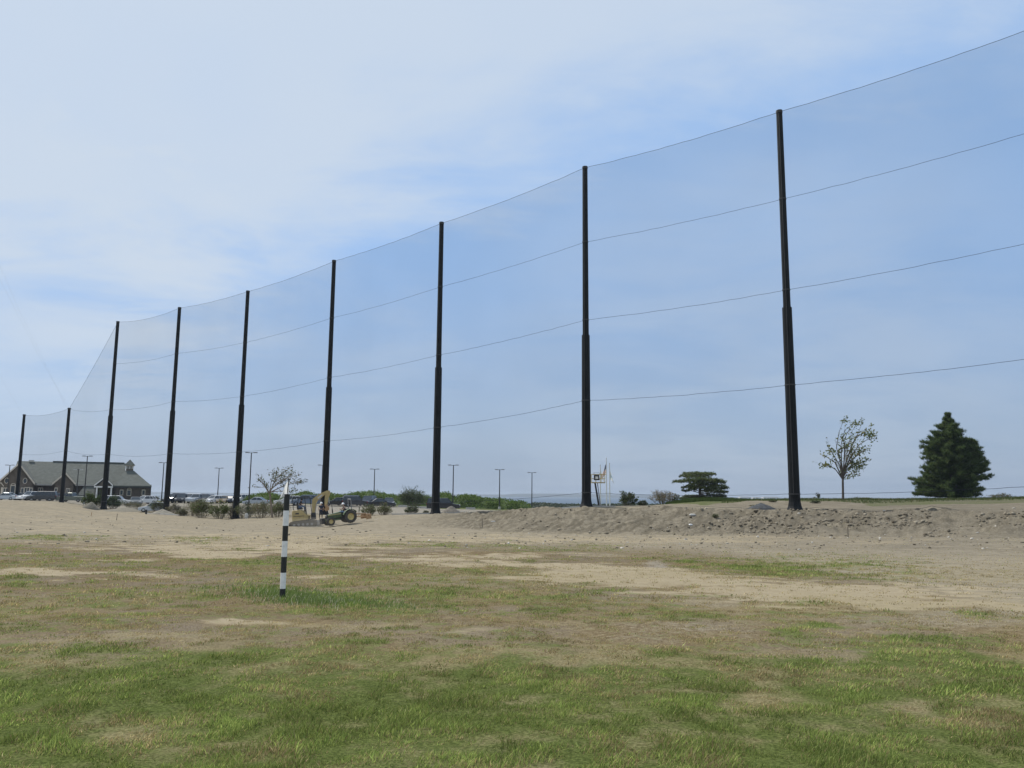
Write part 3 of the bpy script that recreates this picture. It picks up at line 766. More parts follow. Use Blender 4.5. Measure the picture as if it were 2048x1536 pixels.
# ------------------------------------------------------------------ foliage builders
def leaves(name, pts, size, cols_, mat_, parent=None, origin=(0, 0, 0), seed=0, aspect=.5, flat=0, rand=.35, nrm=None):
    rng = np.random.default_rng(seed); n = len(pts)
    d = rng.normal(size=(n, 3)); d[:, 2] *= (1 - flat); d /= np.linalg.norm(d, axis=1)[:, None]
    e = rng.normal(size=(n, 3)); e -= (e * d).sum(1)[:, None] * d; e /= np.linalg.norm(e, axis=1)[:, None]
    s = (size * rng.uniform(1 - rand, 1 + rand, n))[:, None]
    a = pts - d * s * .5; b = pts + e * s * aspect * .5; c = pts + d * s * .5; f = pts - e * s * aspect * .5
    V = np.stack([a, b, c, f], 1).reshape(-1, 3) - np.array(origin)
    i = 4 * np.arange(n)
    k = rng.integers(0, len(cols_), n); t = rng.uniform(.7, 1.3, n)[:, None]
    col = np.array(cols_)[k] * t
    return np_mesh(name, V, np.stack([i, i + 1, i + 2, i + 3], 1), mat_, parent, {'tint': np.repeat(np.clip(col, 0, 1), 4, 0)})
DG1 = [(.035, .055, .02), (.045, .07, .025), (.06, .085, .03), (.04, .06, .022)]
GR1 = [(.09, .14, .035), (.115, .165, .045), (.07, .11, .028), (.14, .17, .06)]
BR1 = [(.19, .16, .115), (.14, .125, .08), (.23, .195, .14), (.11, .135, .055)]
OL1 = [(.13, .145, .065), (.165, .165, .075), (.09, .12, .04), (.20, .175, .10)]

def bush(u, d, wpx, hpx, cols_, label, n=2600, size=.12, big=1.0, name='shrub', stems=24, cat='shrub', group=None, dens=.6, seed=0, spiky=0, detail=True, sink=.05, stemmat='twig', stemr=.016):
    if 100 < d < 132: hpx *= 1.22; wpx *= 1.12; n = int(n * 1.9); stems = int(stems * 1.6); size *= 1.1
    g = G(u, d); w = wpx * d / F; h = hpx * d / F
    rng = np.random.default_rng(seed + int(u))
    root = empty(name, (g.x, g.y, g.z), 0, label, cat, group)
    s = MB(); tips = []
    for k in range(stems):
        a = rng.uniform(0, 2 * PI); rr = rng.random() ** .5 * w * .5
        tx, ty = rr * math.cos(a), rr * math.sin(a) * .7
        hh = h * (1 - .55 * (rr / (w * .5)) ** 2) * rng.uniform(.65, 1.0)
        if spiky: hh = h * rng.uniform(.5, 1.0) * (1 - .5 * (rr / (w * .5)) ** 2)
        p0 = Vector((tx * .35, ty * .35, -.1)); p1 = Vector((tx * .75, ty * .75, hh * .55)); p2 = Vector((tx, ty, hh))
        s.path([p0, p1, p2], [stemr, stemr * .7, stemr * .35], 4); tips.append((p0, p1, p2))
        for q in range(3):
            f = rng.uniform(.35, .9); c = p0.lerp(p1, f * 2) if f < .5 else p1.lerp(p2, f * 2 - 1)
            e = c + Vector((rng.uniform(-.2, .2) * w, rng.uniform(-.2, .2) * w * .6, rng.uniform(.08, .25) * h)); s.tube(c, e, stemr * .4, stemr * .2, 3); tips.append((c, c.lerp(e, .5), e))
    s.build('stems', M[stemmat], root, fix=False)
    k = rng.integers(0, len(tips), n); f = rng.uniform(.15, 1.05, n) ** .8
    T = np.array([[list(q) for q in t] for t in tips])
    A, B, Cc = T[k, 0], T[k, 1], T[k, 2]
    ff = f[:, None]
    pts = np.where(ff < .5, A + (B - A) * ff * 2, B + (Cc - B) * (ff * 2 - 1))
    sp = dens * np.array([w * .1, w * .08, h * .07]) * (1.1 - ff * (.7 if spiky else .2))
    pts = pts + rng.normal(size=(n, 3)) * sp
    pts[:, 2] = np.maximum(pts[:, 2], .02)
    leaves('foliage', pts, size, cols_, M['leaf'], root, seed=seed)
    return root

# shrubs and weeds along the pole line
bush(178, 139, 30, 30, GR1 + DG1, 'round green bush left of the last tall pole, before the clubhouse', 3200, .16, seed=1, stems=34)
bush(200, 139, 28, 33, GR1 + DG1, 'round green bush touching the left side of the last tall pole', 3200, .16, seed=2, stems=34)
bush(226, 139, 34, 30, GR1 + DG1 + DG1, 'round green bush touching the right side of the last tall pole', 3400, .16, seed=3, stems=34)
bush(263, 135, 44, 20, BR1 + OL1, 'low brown weedy bush in front of the white cars', 1500, .13, seed=4)
bush(316, 127, 32, 22, BR1 + GR1, 'brown weeds at the left foot of the pole before the silver hatchback', 1400, .12, seed=5)
bush(348, 123, 28, 18, BR1, 'dry brown weeds at the right foot of the pole before the silver hatchback', 1100, .11, seed=6)
bush(364, 117, 20, 12, BR1 + DG1, 'low dark weed tuft on the sand between two poles', 700, .11, seed=7)
bush(384, 117, 44, 28, BR1 + OL1, 'thin grey brown weeds left of the tall green weed clump', 1500, .10, seed=8)
bush(405, 113, 42, 34, GR1 + BR1, 'tall green weed clump with brown tops, in front of the car row', 2800, .12, seed=9, spiky=1)
bush(438, 112, 36, 32, GR1 + OL1, 'bright green weed clump just left of the pole by the lamp post', 2400, .12, seed=10, spiky=1)
bush(462, 114, 26, 30, BR1, 'dry brown stalks directly left of the pole by the lamp post', 900, .10, seed=11, spiky=1)
bush(490, 112, 36, 28, BR1 + GR1, 'brown and green weeds at the right foot of the pole by the lamp post', 1600, .11, seed=12)
bush(523, 108, 50, 32, BR1 + OL1, 'broad greyish weed thicket left of the wind bent tree', 2400, .10, seed=13)
bush(556, 106, 40, 30, BR1 + GR1, 'weedy thicket round the foot of the wind bent tree', 2000, .11, seed=14)
bush(737, 92, 32, 26, BR1 + GR1, 'weedy bush right behind the tractor blade, dry on its left', 2400, .09, seed=16, spiky=1, stems=40)
bush(768, 91, 36, 27, BR1 + OL1 + GR1, 'brown weedy bush in front of the dark sedan', 2400, .09, seed=17, spiky=1, stems=40)
bush(824, 93, 30, 19, GR1 + BR1 + DG1, 'small dark green bush alone at the edge of the parking lot', 2400, .10, seed=18)
bush(852, 92, 14, 7, BR1 + GR1, 'tiny weed tuft left of the pole by the black van', 500, .08, seed=19)
for k, (u, h) in enumerate([(712, 20), (717, 25), (725, 16)]):
    bush(u, 93, 4, h, BR1 + DG1, ['short dark seed stalk just right of the big tractor wheel', 'tallest dark seed stalk behind the tractor', 'leaning dark seed stalk right of the tallest one'][k], 240, .08, name='weed_stalk', stems=3, cat='weed', seed=30 + k)
# behind the bank, right half
bush(1256, 84, 36, 34, GR1 + OL1 + DG1, 'green spiky bush right of the flagpoles on the bank', 3200, .12, seed=40, spiky=1, stems=30)
bush(1285, 84, 22, 14, OL1 + DG1, 'low dark bush between the spiky green bush and the tan bush', 1000, .10, seed=41)
bush(1326, 82, 56, 34, [(.30, .24, .16), (.24, .19, .12), (.20, .17, .10), (.12, .14, .05)], 'tan and brown feathery bush left of the spreading dark conifer', 2600, .10, seed=42, spiky=1, stems=44)
bush(1352, 82, 20, 26, OL1 + DG1, 'thin dark sapling between the tan bush and the spreading conifer', 500, .10, seed=43, spiky=1, stems=5)
bush(1636, 96, 18, 15, BR1 + DG1, 'tiny flat topped shrub on the skyline left of the small leafy tree', 300, .12, seed=44, stems=7)
bush(1720, 88, 60, 6, OL1, 'low weeds on the skyline at the foot of the small leafy tree', 500, .10, seed=45)
bush(2000, 86, 40, 11, OL1 + BR1, 'low dry weeds on the skyline right of the big pine', 700, .10, seed=46)
bush(1545, 76, 20, 5, OL1 + DG1, 'small dark weed tuft on the bank left of the rightmost pole', 300, .09, seed=47)
bush(1632, 75, 24, 6, DG1, 'small dark weed tuft on the bank right of the rightmost pole', 400, .09, seed=48)
bush(1431, 62, 14, 8, DG1 + OL1, 'dark weed clump stuck on the stony face of the bank', 400, .07, seed=49)
bush(1520, 72, 36, 7, DG1 + BR1, 'ragged dark turf lump on the bank left of the gravel pile', 500, .09, seed=50)
bush(358, 178, 14, 10, BR1 + DG1, 'small brown bush behind the black cars, on the skyline', 600, .16, seed=51)
bush(313, 178, 18, 10, BR1 + DG1, 'small brown bush right of the clubhouse, behind the silver hatchback', 600, .16, seed=52)
bush(826, 148, 62, 42, [(.07, .10, .04), (.10, .13, .05), (.06, .08, .03), (.13, .14, .08)], 'tall grey green spiky shrub standing out of the thicket', 6000, .20, seed=53, spiky=1, stems=60, dens=.9)
bush(884, 150, 18, 18, OL1 + GR1, 'small spiky shrub behind the pole by the black van', 900, .16, seed=54, spiky=1)

# thicket beyond the parking lot
def thicket(name, label, prof, d0, dd, cols_, n, size, seed, low=1012, label_cat='thicket'):
    rng = np.random.default_rng(seed)
    us = np.array([p[0] for p in prof], float); vs_ = np.array([p[1] for p in prof], float)
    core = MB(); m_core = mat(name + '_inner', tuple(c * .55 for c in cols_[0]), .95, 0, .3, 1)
    grid = []; U = np.arange(us[0], us[-1] + .1, 5.0)
    for u in U:
        vt = float(np.interp(u, us, vs_)); row = []
        for j, f in enumerate((0, .12, .35, .7, 1)):
            dcur = d0 + dd * f
            g = G(u, dcur, False); zt = P(u, vt, d0 + dd * .4).z - .25
            k = (0, .7, .96, .95, 0)[j]
            row.append(Vector((g.x, g.y, g.z + max(.1, (zt - g.z)) * k - .05)))
        grid.append(row)
    vs = [p for r_ in grid for p in r_]
    core.add(vs, [(i * 5 + j, i * 5 + j + 1, i * 5 + j + 6, i * 5 + j + 5) for i in range(len(grid) - 1) for j in range(4)])
    Garr = np.array([[list(p) for p in r_] for r_ in grid])
    a = rng.uniform(0, len(U) - 1.001, n); b = rng.beta(1.3, 1.6, n) * 3.99
    ia = a.astype(int); ib = b.astype(int); fa = (a - ia)[:, None]; fb = (b - ib)[:, None]
    p = (Garr[ia, ib] * (1 - fa) + Garr[ia + 1, ib] * fa) * (1 - fb) + (Garr[ia, ib + 1] * (1 - fa) + Garr[ia + 1, ib + 1] * fa) * fb
    lump = fbm(p[:, 0] * .9, p[:, 1] * .9, 91, 3) - .5; fine = fbm(p[:, 0] * 2.6, p[:, 1] * 2.6, 93, 2) - .5
    p = p + rng.normal(size=(n, 3)) * np.array([.2, .2, .16]); p[:, 2] += lump * 1.3 + fine * .7
    lf = leaves(name, p, size, cols_, M['leaf'], None, seed=seed)
    # one object: core geometry joined into the leaf mesh
    import bmesh
    bm = bmesh.new(); bm.from_mesh(lf.data)
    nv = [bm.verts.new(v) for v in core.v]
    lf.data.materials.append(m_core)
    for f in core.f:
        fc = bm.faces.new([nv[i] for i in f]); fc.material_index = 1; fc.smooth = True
    bm.to_mesh(lf.data); bm.free()
    tag(lf, label, label_cat, kind='stuff')
thicket('thicket', 'bright green rose thicket along the far edge of the parking lot',
        [(462, 1000), (485, 992), (500, 990), (520, 986), (545, 986), (570, 994), (590, 990), (600, 984), (612, 982), (625, 987), (640, 990), (660, 988), (690, 989), (705, 985), (730, 982), (750, 982), (770, 986), (785, 990), (800, 991), (830, 990),
         (862, 995), (880, 986), (895, 985), (910, 993), (930, 986), (940, 989), (965, 995), (990, 997), (1020, 1000), (1045, 1002), (1058, 1008), (1066, 1018)], 160, 14,
        [(.10, .16, .028), (.12, .19, .038), (.14, .21, .045), (.08, .125, .024), (.16, .20, .06)], 42000, .30, 60)
thicket('far_woods', 'grey green band of distant woods below the far shore', [(1050, 1010), (1070, 1004), (1100, 1006), (1140, 1008), (1200, 1009), (1260, 1006), (1300, 1008), (1370, 1010), (1450, 1012)],
        380, 60, [(.07, .09, .05), (.09, .11, .06), (.06, .07, .045)], 9000, 1.1, 61, label_cat='woods')

# pine on the right
def pine():
    d = 84; g = G(1905, d); k = d / F
    root = empty('pine_tree', g, 0, 'big dense dark green pine on the skyline at the right', 'pine tree')
    rng = np.random.default_rng(8); H = (1002 - 833) * k
    s = MB(); s.path([(0, 0, -.3), (0, 0, H * .5), (-.1, 0, H * .95)], [.22, .13, .03], 8); s.build('trunk', M['bark'], root)
    br = MB(); pts = []; dirs = []
    prof = [(0, 3.9), (.05, 3.95), (.12, 3.8), (.25, 3.55), (.40, 3.25), (.52, 2.85), (.62, 2.35), (.72, 1.75), (.82, 1.1), (.9, .45), (.96, .12), (1, .02)]
    pr = lambda t: np.interp(t, [p[0] for p in prof], [p[1] for p in prof])
    def branch(base, tip, w=1):
        br.path([base, base.lerp(tip, .6) + Vector((0, 0, -.08)), tip], [.035, .022, .01], 4)
        L = (tip - base).length; ax = (tip - base).normalized()
        nc = 2 + int(L * 1.9)
        for c_ in range(nc):
            f = .30 + .70 * (c_ + rng.uniform(.2, 1)) / nc
            cen = base.lerp(tip, f) + Vector((rng.normal() * .16 * (1.3 - f), rng.normal() * .16 * (1.3 - f), .05))
            k_ = min(1, .25 + L * .6)
            for q in range(12):
                pts.append(cen + Vector((rng.normal() * .12 * k_, rng.normal() * .12 * k_, rng.normal() * .08 * k_))); dirs.append(ax * .8 + Vector((rng.normal() * .35, rng.normal() * .35, .9)))
        for q in range(3):
            pts.append(base.lerp(tip, rng.uniform(.1, .9))); dirs.append(ax + Vector((0, 0, .9)))
    lv = 0.02
    while lv < .985:
        R = float(pr(lv)); nb = int(4 + R * 1.9)
        for q in range(nb):
            if rng.random() < .12: continue
            a = 2 * PI * (q + rng.random()) / nb; rr = R * rng.uniform(.6, 1.05) * (.66 + .62 * float(fbm(np.array(math.cos(a) * 2.2 + lv * 3), np.array(math.sin(a) * 2.2 + lv * 14), 88, 2)))
            base = Vector((0, 0, H * lv)); up = .30 * rr + rng.uniform(-.1, .25)
            up = rr * .30 * min(1, .1 + lv / .28) + rng.uniform(-.12, .25)
            tip = Vector((math.cos(a) * rr, math.sin(a) * rr, H * lv + up * (.75)))
            tip.z = min(tip.z, H * 1.0)
            branch(base + Vector((0, 0, rng.uniform(-.15, .15))), tip)
        lv += .031
    # second leader on the right flank
    bx = 2.1
    for q in range(34):
        t = q / 34; R = .3 + 1.75 * (1 - t) ** .7
        for w in range(3):
            a = rng.uniform(0, 2 * PI); rr = R * rng.uniform(.6, 1)
            zb = 1.6 + t * 4.4
            branch(Vector((bx, 0, zb)), Vector((bx + math.cos(a) * rr, math.sin(a) * rr, zb + .35 * rr)))
    br.build('branches', M['bark'], root, fix=False)
    pts = np.array([list(p) for p in pts]); dirs = np.array([list(p) for p in dirs]); dirs /= np.linalg.norm(dirs, axis=1)[:, None]
    per = 13; n = len(pts) * per
    base = np.repeat(pts, per, 0) + rng.normal(size=(n, 3)) * .03; dr = np.repeat(dirs, per, 0) * .75 + rng.normal(size=(n, 3)) * .55
    dr /= np.linalg.norm(dr, axis=1)[:, None]
    L = rng.uniform(.2, .36, n)[:, None]; e = rng.normal(size=(n, 3)); e -= (e * dr).sum(1)[:, None] * dr; e /= np.linalg.norm(e, axis=1)[:, None]
    V = np.stack([base - e * .018, base + e * .018, base + dr * L + e * .005], 1).reshape(-1, 3); V[:, 2] = np.maximum(V[:, 2], .03)
    i = 3 * np.arange(n)
    tuft = np.repeat(rng.integers(0, 4, len(pts)), per)
    pal = np.array([(.075, .115, .04), (.115, .16, .055), (.16, .20, .075), (.085, .12, .045)])
    col = pal[tuft] * rng.uniform(.8, 1.25, n)[:, None]
    np_mesh('crown', V, np.stack([i, i + 1, i + 2], 1), M['needle'], root, {'tint': np.repeat(col, 3, 0)})
pine()

# small leafy tree bent by the wind, and the scraggly one behind the striped post
def limb_tree(name, label, u, d, vbase, limbs, leafclusters, trunk_r, cols_, leafsize, seed, fork, extra=2, base_g=None, tw='bark'):
    k = d / F; g = G(u, d); rng = random.Random(seed); nr = np.random.default_rng(seed)
    root = empty(name, g, 0, label, 'tree')
    def q(pu, pv, dy=0):
        p = P(pu, pv, d + dy); return Vector((p.x - g.x, p.y - g.y, p.z - g.z))
    s = MB(); s.path([Vector((0, 0, -.2)), q(fork[0], fork[1])], [trunk_r, trunk_r * .8], 8); s.build('trunk', M[tw], root)
    b = MB(); tips = []
    for L in limbs:
        dy0 = rng.uniform(-1.3, 1.3)
        pts = [q(p[0], p[1], dy0 * i / max(1, len(L) - 1)) for i, p in enumerate(L)]
        r0 = trunk_r * rng.uniform(.4, .6)
        rs = [r0 * (1 - .85 * i / (len(pts) - 1)) for i in range(len(pts))]
        b.path(pts, rs, 5)
        for i in range(1, len(pts)):
            for _ in range(extra):
                c = pts[i - 1].lerp(pts[i], rng.random()); dr = (pts[i] - pts[i - 1]).normalized()
                e = c + (dr + Vector((rng.uniform(-.3, .7), rng.uniform(-.6, .6), rng.uniform(-.25, .45)))) * rng.uniform(.35, 1.0)
                b.tube(c, e, rs[i - 1] * .35, .006, 4); tips.append(e); tips.append(c.lerp(e, .6))
                e2 = c.lerp(e, .5) + Vector((rng.uniform(-.1, .4), rng.uniform(-.3, .3), rng.uniform(-.1, .35))); b.tube(c.lerp(e, .5), e2, .01, .005, 3); tips.append(e2)
        tips.append(pts[-1])
    b.build('branches', M[tw], root, fix=False)
    P_ = []
    for (cu, cv, ru, rv, n) in leafclusters:
        c = q(cu, cv, rng.uniform(-.6, .6))
        P_.append(np.array(c) + nr.normal(size=(n, 3)) * np.array([ru * k * .5, ru * k * .5, rv * k * .5]))
    T = np.array([list(t) for t in tips]); ii = nr.integers(0, len(T), int(len(T) * (1.5 if seed == 3 else 4.2)))
    P_.append(T[ii] + nr.normal(size=(len(ii), 3)) * .10)
    leaves('foliage', np.concatenate(P_), leafsize, cols_, M['leaf'], root, seed=seed, aspect=.55)
    return root
limb_tree('leafy_tree', 'small sparse leafy tree leaning right on the skyline, between the rightmost pole and the pine', 1686, 82, 994,
 [[(1685, 955), (1681, 925), (1673, 895), (1678, 865), (1685, 845)], [(1685, 955), (1679, 930), (1664, 905), (1655, 890)], [(1686, 955), (1683, 920), (1682, 890), (1690, 860), (1705, 848)],
  [(1687, 955), (1692, 920), (1697, 890), (1703, 865), (1712, 848)], [(1687, 952), (1692, 925), (1705, 890), (1715, 870), (1725, 843)], [(1687, 950), (1700, 915), (1718, 890), (1733, 880), (1752, 876)],
  [(1687, 945), (1703, 920), (1722, 905), (1735, 897)], [(1687, 955), (1695, 937), (1710, 928), (1726, 925)], [(1684, 957), (1672, 940), (1660, 932), (1648, 931)], [(1684, 955), (1670, 925), (1655, 915), (1649, 913)],
  [(1687, 940), (1700, 900), (1712, 873), (1735, 864)], [(1686, 958), (1694, 950), (1708, 946)], [(1686, 950), (1690, 905), (1700, 880), (1720, 868)], [(1686, 948), (1689, 912), (1688, 880), (1700, 855)]],
 [(1690, 843, 6, 6, 26), (1709, 845, 8, 5, 30), (1716, 849, 7, 5, 24), (1742, 850, 4, 3, 10), (1733, 864, 16, 8, 90), (1742, 872, 12, 7, 60), (1726, 840, 6, 5, 14), (1711, 905, 12, 8, 60), (1698, 918, 10, 10, 50), (1710, 928, 16, 8, 90), (1706, 938, 9, 10, 80),
  (1722, 930, 12, 9, 90), (1699, 954, 8, 5, 26), (1708, 949, 10, 4, 30), (1650, 931, 10, 5, 50), (1684, 895, 8, 6, 40), (1668, 905, 12, 8, 60), (1685, 878, 8, 6, 26), (1725, 900, 12, 8, 50), (1728, 917, 10, 4, 30), (1660, 900, 8, 8, 26), (1702, 900, 20, 14, 70), (1715, 885, 22, 14, 70), (1694, 870, 14, 12, 40)],
 .13, [(.17, .19, .05), (.13, .165, .045), (.24, .22, .08), (.09, .13, .035)], .24, 3, (1685.5, 953), 2)
limb_tree('scraggly_tree', 'scraggly wind bent tree with bare left branches, behind the striped post', 545, 104, 1010,
 [[(540, 985), (548, 965), (560, 950), (577, 938)], [(539, 985), (543, 960), (549, 945)], [(540, 982), (555, 965), (575, 955), (592, 952)], [(540, 985), (560, 975), (580, 968), (602, 964)],
  [(538, 985), (528, 970), (518, 958)], [(538, 984), (530, 974), (514, 975)], [(541, 984), (560, 982), (585, 985)], [(538, 988), (532, 975), (526, 966), (520, 957)], [(540, 985), (553, 955), (565, 945)], [(541, 978), (565, 962), (590, 945)]],
 [(551, 945, 14, 8, 60), (562, 952, 18, 12, 110), (577, 942, 10, 7, 60), (585, 955, 18, 10, 110), (597, 965, 10, 5, 90), (570, 965, 22, 8, 80), (588, 982, 10, 8, 60), (545, 955, 8, 7, 30), (579, 988, 16, 8, 50)],
 .14, [(.13, .12, .07), (.10, .10, .05), (.09, .13, .04), (.17, .15, .10)], .20, 5, (540, 988), 2, tw='twig')

# spreading dark conifer in layers
def spreading():
    d = 84; g = G(1400, d); k = d / F; rng = np.random.default_rng(4)
    root = empty('spreading_conifer', g, 0, 'low wide dark conifer with flat layered boughs on the grassy bank', 'tree')
    def q(pu, pv, dy=0):
        p = P(pu, pv, d + dy); return np.array((p.x - g.x, p.y - g.y, p.z - g.z))
    s = MB(); s.path([Vector((0, 0, -.2)), Vector(q(1400, 985)), Vector(q(1399, 965)), Vector(q(1395, 950))], [.2, .15, .1, .05], 8); s.build('trunk', M['bark'], root)
    plates = [(1388, 946, 24, 3.2), (1372, 950, 14, 4), (1402, 946, 26, 4), (1424, 948, 9, 3.5), (1395, 951, 28, 4), (1372, 961, 26, 3.5), (1355, 963, 12, 2.2), (1400, 958, 34, 5), (1420, 960, 28, 5), (1440, 963, 14, 4), (1405, 966, 30, 6),
              (1378, 973, 16, 4), (1410, 974, 34, 6), (1436, 971, 18, 4), (1449, 976, 10, 3), (1370, 980, 8, 3), (1425, 981, 24, 5), (1445, 983, 12, 3.5), (1385, 978, 10, 4), (1432, 989, 20, 4), (1385, 992, 22, 3.2), (1405, 993, 34, 4), (1370, 996, 14, 2.2), (1446, 993, 8, 3), (1415, 998, 28, 3)]
    P_ = []; b = MB()
    for (cu, cv, ru, rv) in plates:
        dy = rng.uniform(-1.2, 1.0) * min(1, ru / 20); c = q(cu, cv, dy)
        b.path([Vector(q(1400, min(cv + 6, 990))), Vector(c * .5 + q(1400, min(cv + 4, 990)) * .5), Vector(c)], [.05, .035, .02], 4)
        n = int(ru * rv * 9); r = rng.random(n) ** .5; a = rng.uniform(0, 2 * PI, n)
        x = r * np.cos(a) * ru * k; y = r * np.sin(a) * ru * k * .6
        lump = fbm(x * 2 + cu, y * 2, 7, 2) - .5
        z = rng.normal(size=n) * rv * k * .40 + lump * rv * k * 1.2 - r * r * rv * k * .35
        P_.append(np.stack([c[0] + x, c[1] + y, c[2] + z], 1))
    b.build('branches', M['bark'], root, fix=False)
    pts = np.concatenate(P_); pts[:, 2] = np.maximum(pts[:, 2], .05)
    leaves('foliage', pts, .16, [(.085, .115, .045), (.125, .16, .06), (.16, .195, .07), (.11, .10, .065)], M['needle'], root, seed=4, aspect=.4, flat=.5)
    # long grass mound below
    n = 5000; rng = np.random.default_rng(14)
    u = rng.uniform(1330, 1500, n); dd = rng.uniform(80, 84, n); V = []
    pp = P(1400, 1000, 1)
    X = (u - 1024) / F * dd; Z = terrain(X, dd); h = rng.uniform(.15, .55, n) * np.interp(u, [1330, 1370, 1440, 1500], [.5, 1, .9, .3]); w = .03
    p0 = np.stack([X - w, dd, Z], 1); p1 = np.stack([X + w, dd, Z], 1); p2 = np.stack([X + rng.normal(size=n) * .1 + .08, dd, Z + h], 1)
    i = 3 * np.arange(n); t = rng.random((n, 1)); c = np.array([.05, .085, .02]) * (1 - t) + np.array([.11, .15, .045]) * t
    o = np_mesh('tall_grass', np.stack([p0, p1, p2], 1).reshape(-1, 3), np.stack([i, i + 1, i + 2], 1), M['blade'], None, {'tint': np.repeat(c, 3, 0)})
    tag(o, 'tall green grass under the spreading dark conifer', 'grass', kind='stuff')
spreading()

# grass along the skyline on the right
def skyline_grass():
    rng = np.random.default_rng(24); n = 16000
    u = rng.uniform(1440, 2150, n); dd = rng.uniform(72, 90, n)
    X = (u - 1024) / F * dd; Z = terrain(X, dd)
    g = masks(X, dd, Z)[0]; k = (g > .45) & (rng.random(n) < .9); u, dd, X, Z = u[k], dd[k], X[k], Z[k]; n = len(u)
    h = rng.uniform(.06, .22, n) * (.5 + fbm(X * .6, dd * .6, 5)); w = .025
    p0 = np.stack([X - w, dd, Z - .02], 1); p1 = np.stack([X + w, dd, Z - .02], 1); p2 = np.stack([X + rng.normal(size=n) * .06 + .04, dd, Z + h], 1)
    i = 3 * np.arange(n); t = rng.random((n, 1)); c = np.array([.05, .08, .02]) * (1 - t) + np.array([.11, .14, .045]) * t
    c = np.where(rng.random((n, 1)) < .15, np.array([[.25, .21, .12]]), c)
    o = np_mesh('bank_grass', np.stack([p0, p1, p2], 1).reshape(-1, 3), np.stack([i, i + 1, i + 2], 1), M['blade'], None, {'tint': np.repeat(c, 3, 0)})
    tag(o, 'short green grass along the skyline on top of the bank', 'grass', kind='stuff')
skyline_grass()

# ------------------------------------------------------------------ lamp posts
LG = 'twin headed lamp posts of the parking lot'
lamps = [(20, 930, 168, 0, 'lamp post in front of the left slope of the big gable'),
 (157, 939, 170, 1, 'shorter lamp post with pale heads in front of the clubhouse roof'),
 (175, 912, 150, 0, 'taller lamp post in front of the clubhouse roof, above the green bushes'),
 (328, 925, 150, 0, 'lamp post half hidden by the pole before the silver hatchback'),
 (438.5, 936, 172, 0, 'thin lamp post rising behind the row of parked cars'),
 (503, 905, 124, 0, 'tallest lamp post, right of the pole in the green weeds'),
 (645.5, 930, 158, 0, 'lamp post almost hidden behind the pole above the digger'),
 (749.5, 938, 160, 0, 'lamp post behind the dark cars right of the tractor'),
 (907, 930, 140, 0, 'lamp post just right of the parked black van'),
 (999.5, 939, 155, 0, 'lamp post standing before the right half of the thicket'),
 (1064, 945, 168, 0, 'lamp post with the sea behind it, rightmost of all')]
for i, (u, v, d, pale, lb) in enumerate(lamps):
    t = P(u, v, d)
    z0 = float(terrain(t.x, t.y)); H = t.z - z0
    root = empty('lamp_post', (t.x, t.y, z0), 0, 'dark ' + lb, 'lamp post', LG)
    s = MB(); s.tube((0, 0, -.2), (0, 0, H), .11, .075, 10); s.build('pole', M['dark'], root)
    s = MB(); s.lathe([(.22, -.3), (.22, .5), (0, .52)], 14); s.build('footing', M['concrete'], root)
    s = MB(); s.box((0, 0, H - .05), (.9, .07, .07)); s.build('arm', M['dark'], root)
    for sx in (-1, 1):
        s = MB(); s.frustum((sx * .62 - .32, sx * .62 + .32, -.18, .18, H - .08), (sx * .62 - .26, sx * .62 + .26, -.13, .13, H + .06))
        s.build('lamp_head', M['concrete'] if pale else M['grey'], root)

# ------------------------------------------------------------------ flagpoles
def flagpole(u, vt, d, label, flag):
    t = P(u, vt, d); z0 = float(terrain(t.x, t.y)); H = t.z - z0; k = d / F
    root = empty('flagpole', (t.x, t.y, z0), 0, label, 'flagpole', 'white flagpoles behind the bank')
    s = MB(); s.tube((0, 0, -.2), (0, 0, H), .13, .08, 10); s.build('pole', M['white'], root)
    s = MB(); s.lathe([(.0, H), (.09, H + .06), (.09, H + .12), (.0, H + .19)], 10); s.build('finial', M['steel'], root)
    def cloth(name, top, bot, out, mats, cells, seed):
        # limp cloth: hoist along the pole, fly corner swept sideways and down
        W, Hh = cells; r = random.Random(seed); vs = []
        for i in range(W + 1):
            f = i / W
            for j in range(Hh + 1):
                g = j / Hh
                x = out * f * (.35 + .65 * g) + .05 * math.sin(9 * f + 3 * g); z = top - (top - bot) * (g * .75) - f * (top - bot) * .55 * (1 - .25 * g)
                y = .12 * math.sin(10 * f + 2.2 * g)
                vs.append((x, y, z))
        s = MB(); b = 0
        s.v = vs
        for i in range(W):
            for j in range(Hh):
                s.f.append((i * (Hh + 1) + j, (i + 1) * (Hh + 1) + j, (i + 1) * (Hh + 1) + j + 1, i * (Hh + 1) + j + 1))
                s.m.append(mats(i, j))
        return s
    if flag == 'stripes':
        ms = [clothmat('flag_red', (.5, .2, .12)), M['cloth'], clothmat('flag_blue', (.05, .08, .16))]
        s = cloth('flag', H - .6, H - 3.6, -1.35, lambda i, j: 2 if (i < 4 and j < 7) else j % 2, (10, 13), 1)
        o = s.build('flag', ms, root, smooth=True, fix=False)
    elif flag == 'white':
        ms = [M['cloth'], clothmat('flag_emblem_blue', (.3, .42, .5))]
        s = cloth('flag', H - .5, H - 3.3, .9, lambda i, j: 1 if (4 <= i <= 6 and 5 <= j <= 8) else 0, (10, 13), 2)
        o = s.build('flag', ms, root, smooth=True, fix=False)
    else:
        s = cloth('flag', H - .3, H - 2.6, .7, lambda i, j: 0, (6, 8), 3)
        o = s.build('flag', [M['cloth']], root, smooth=True, fix=False)
flagpole(1200.5, 931, 150, 'shorter white flagpole nearest the yellow lift basket, limp white flag', 'plain')
flagpole(1212.5, 917, 150, 'tallest white flagpole with a red and white striped flag', 'stripes')
flagpole(1219, 928, 150, 'rightmost white flagpole with a white flag bearing a blue grey emblem', 'white')

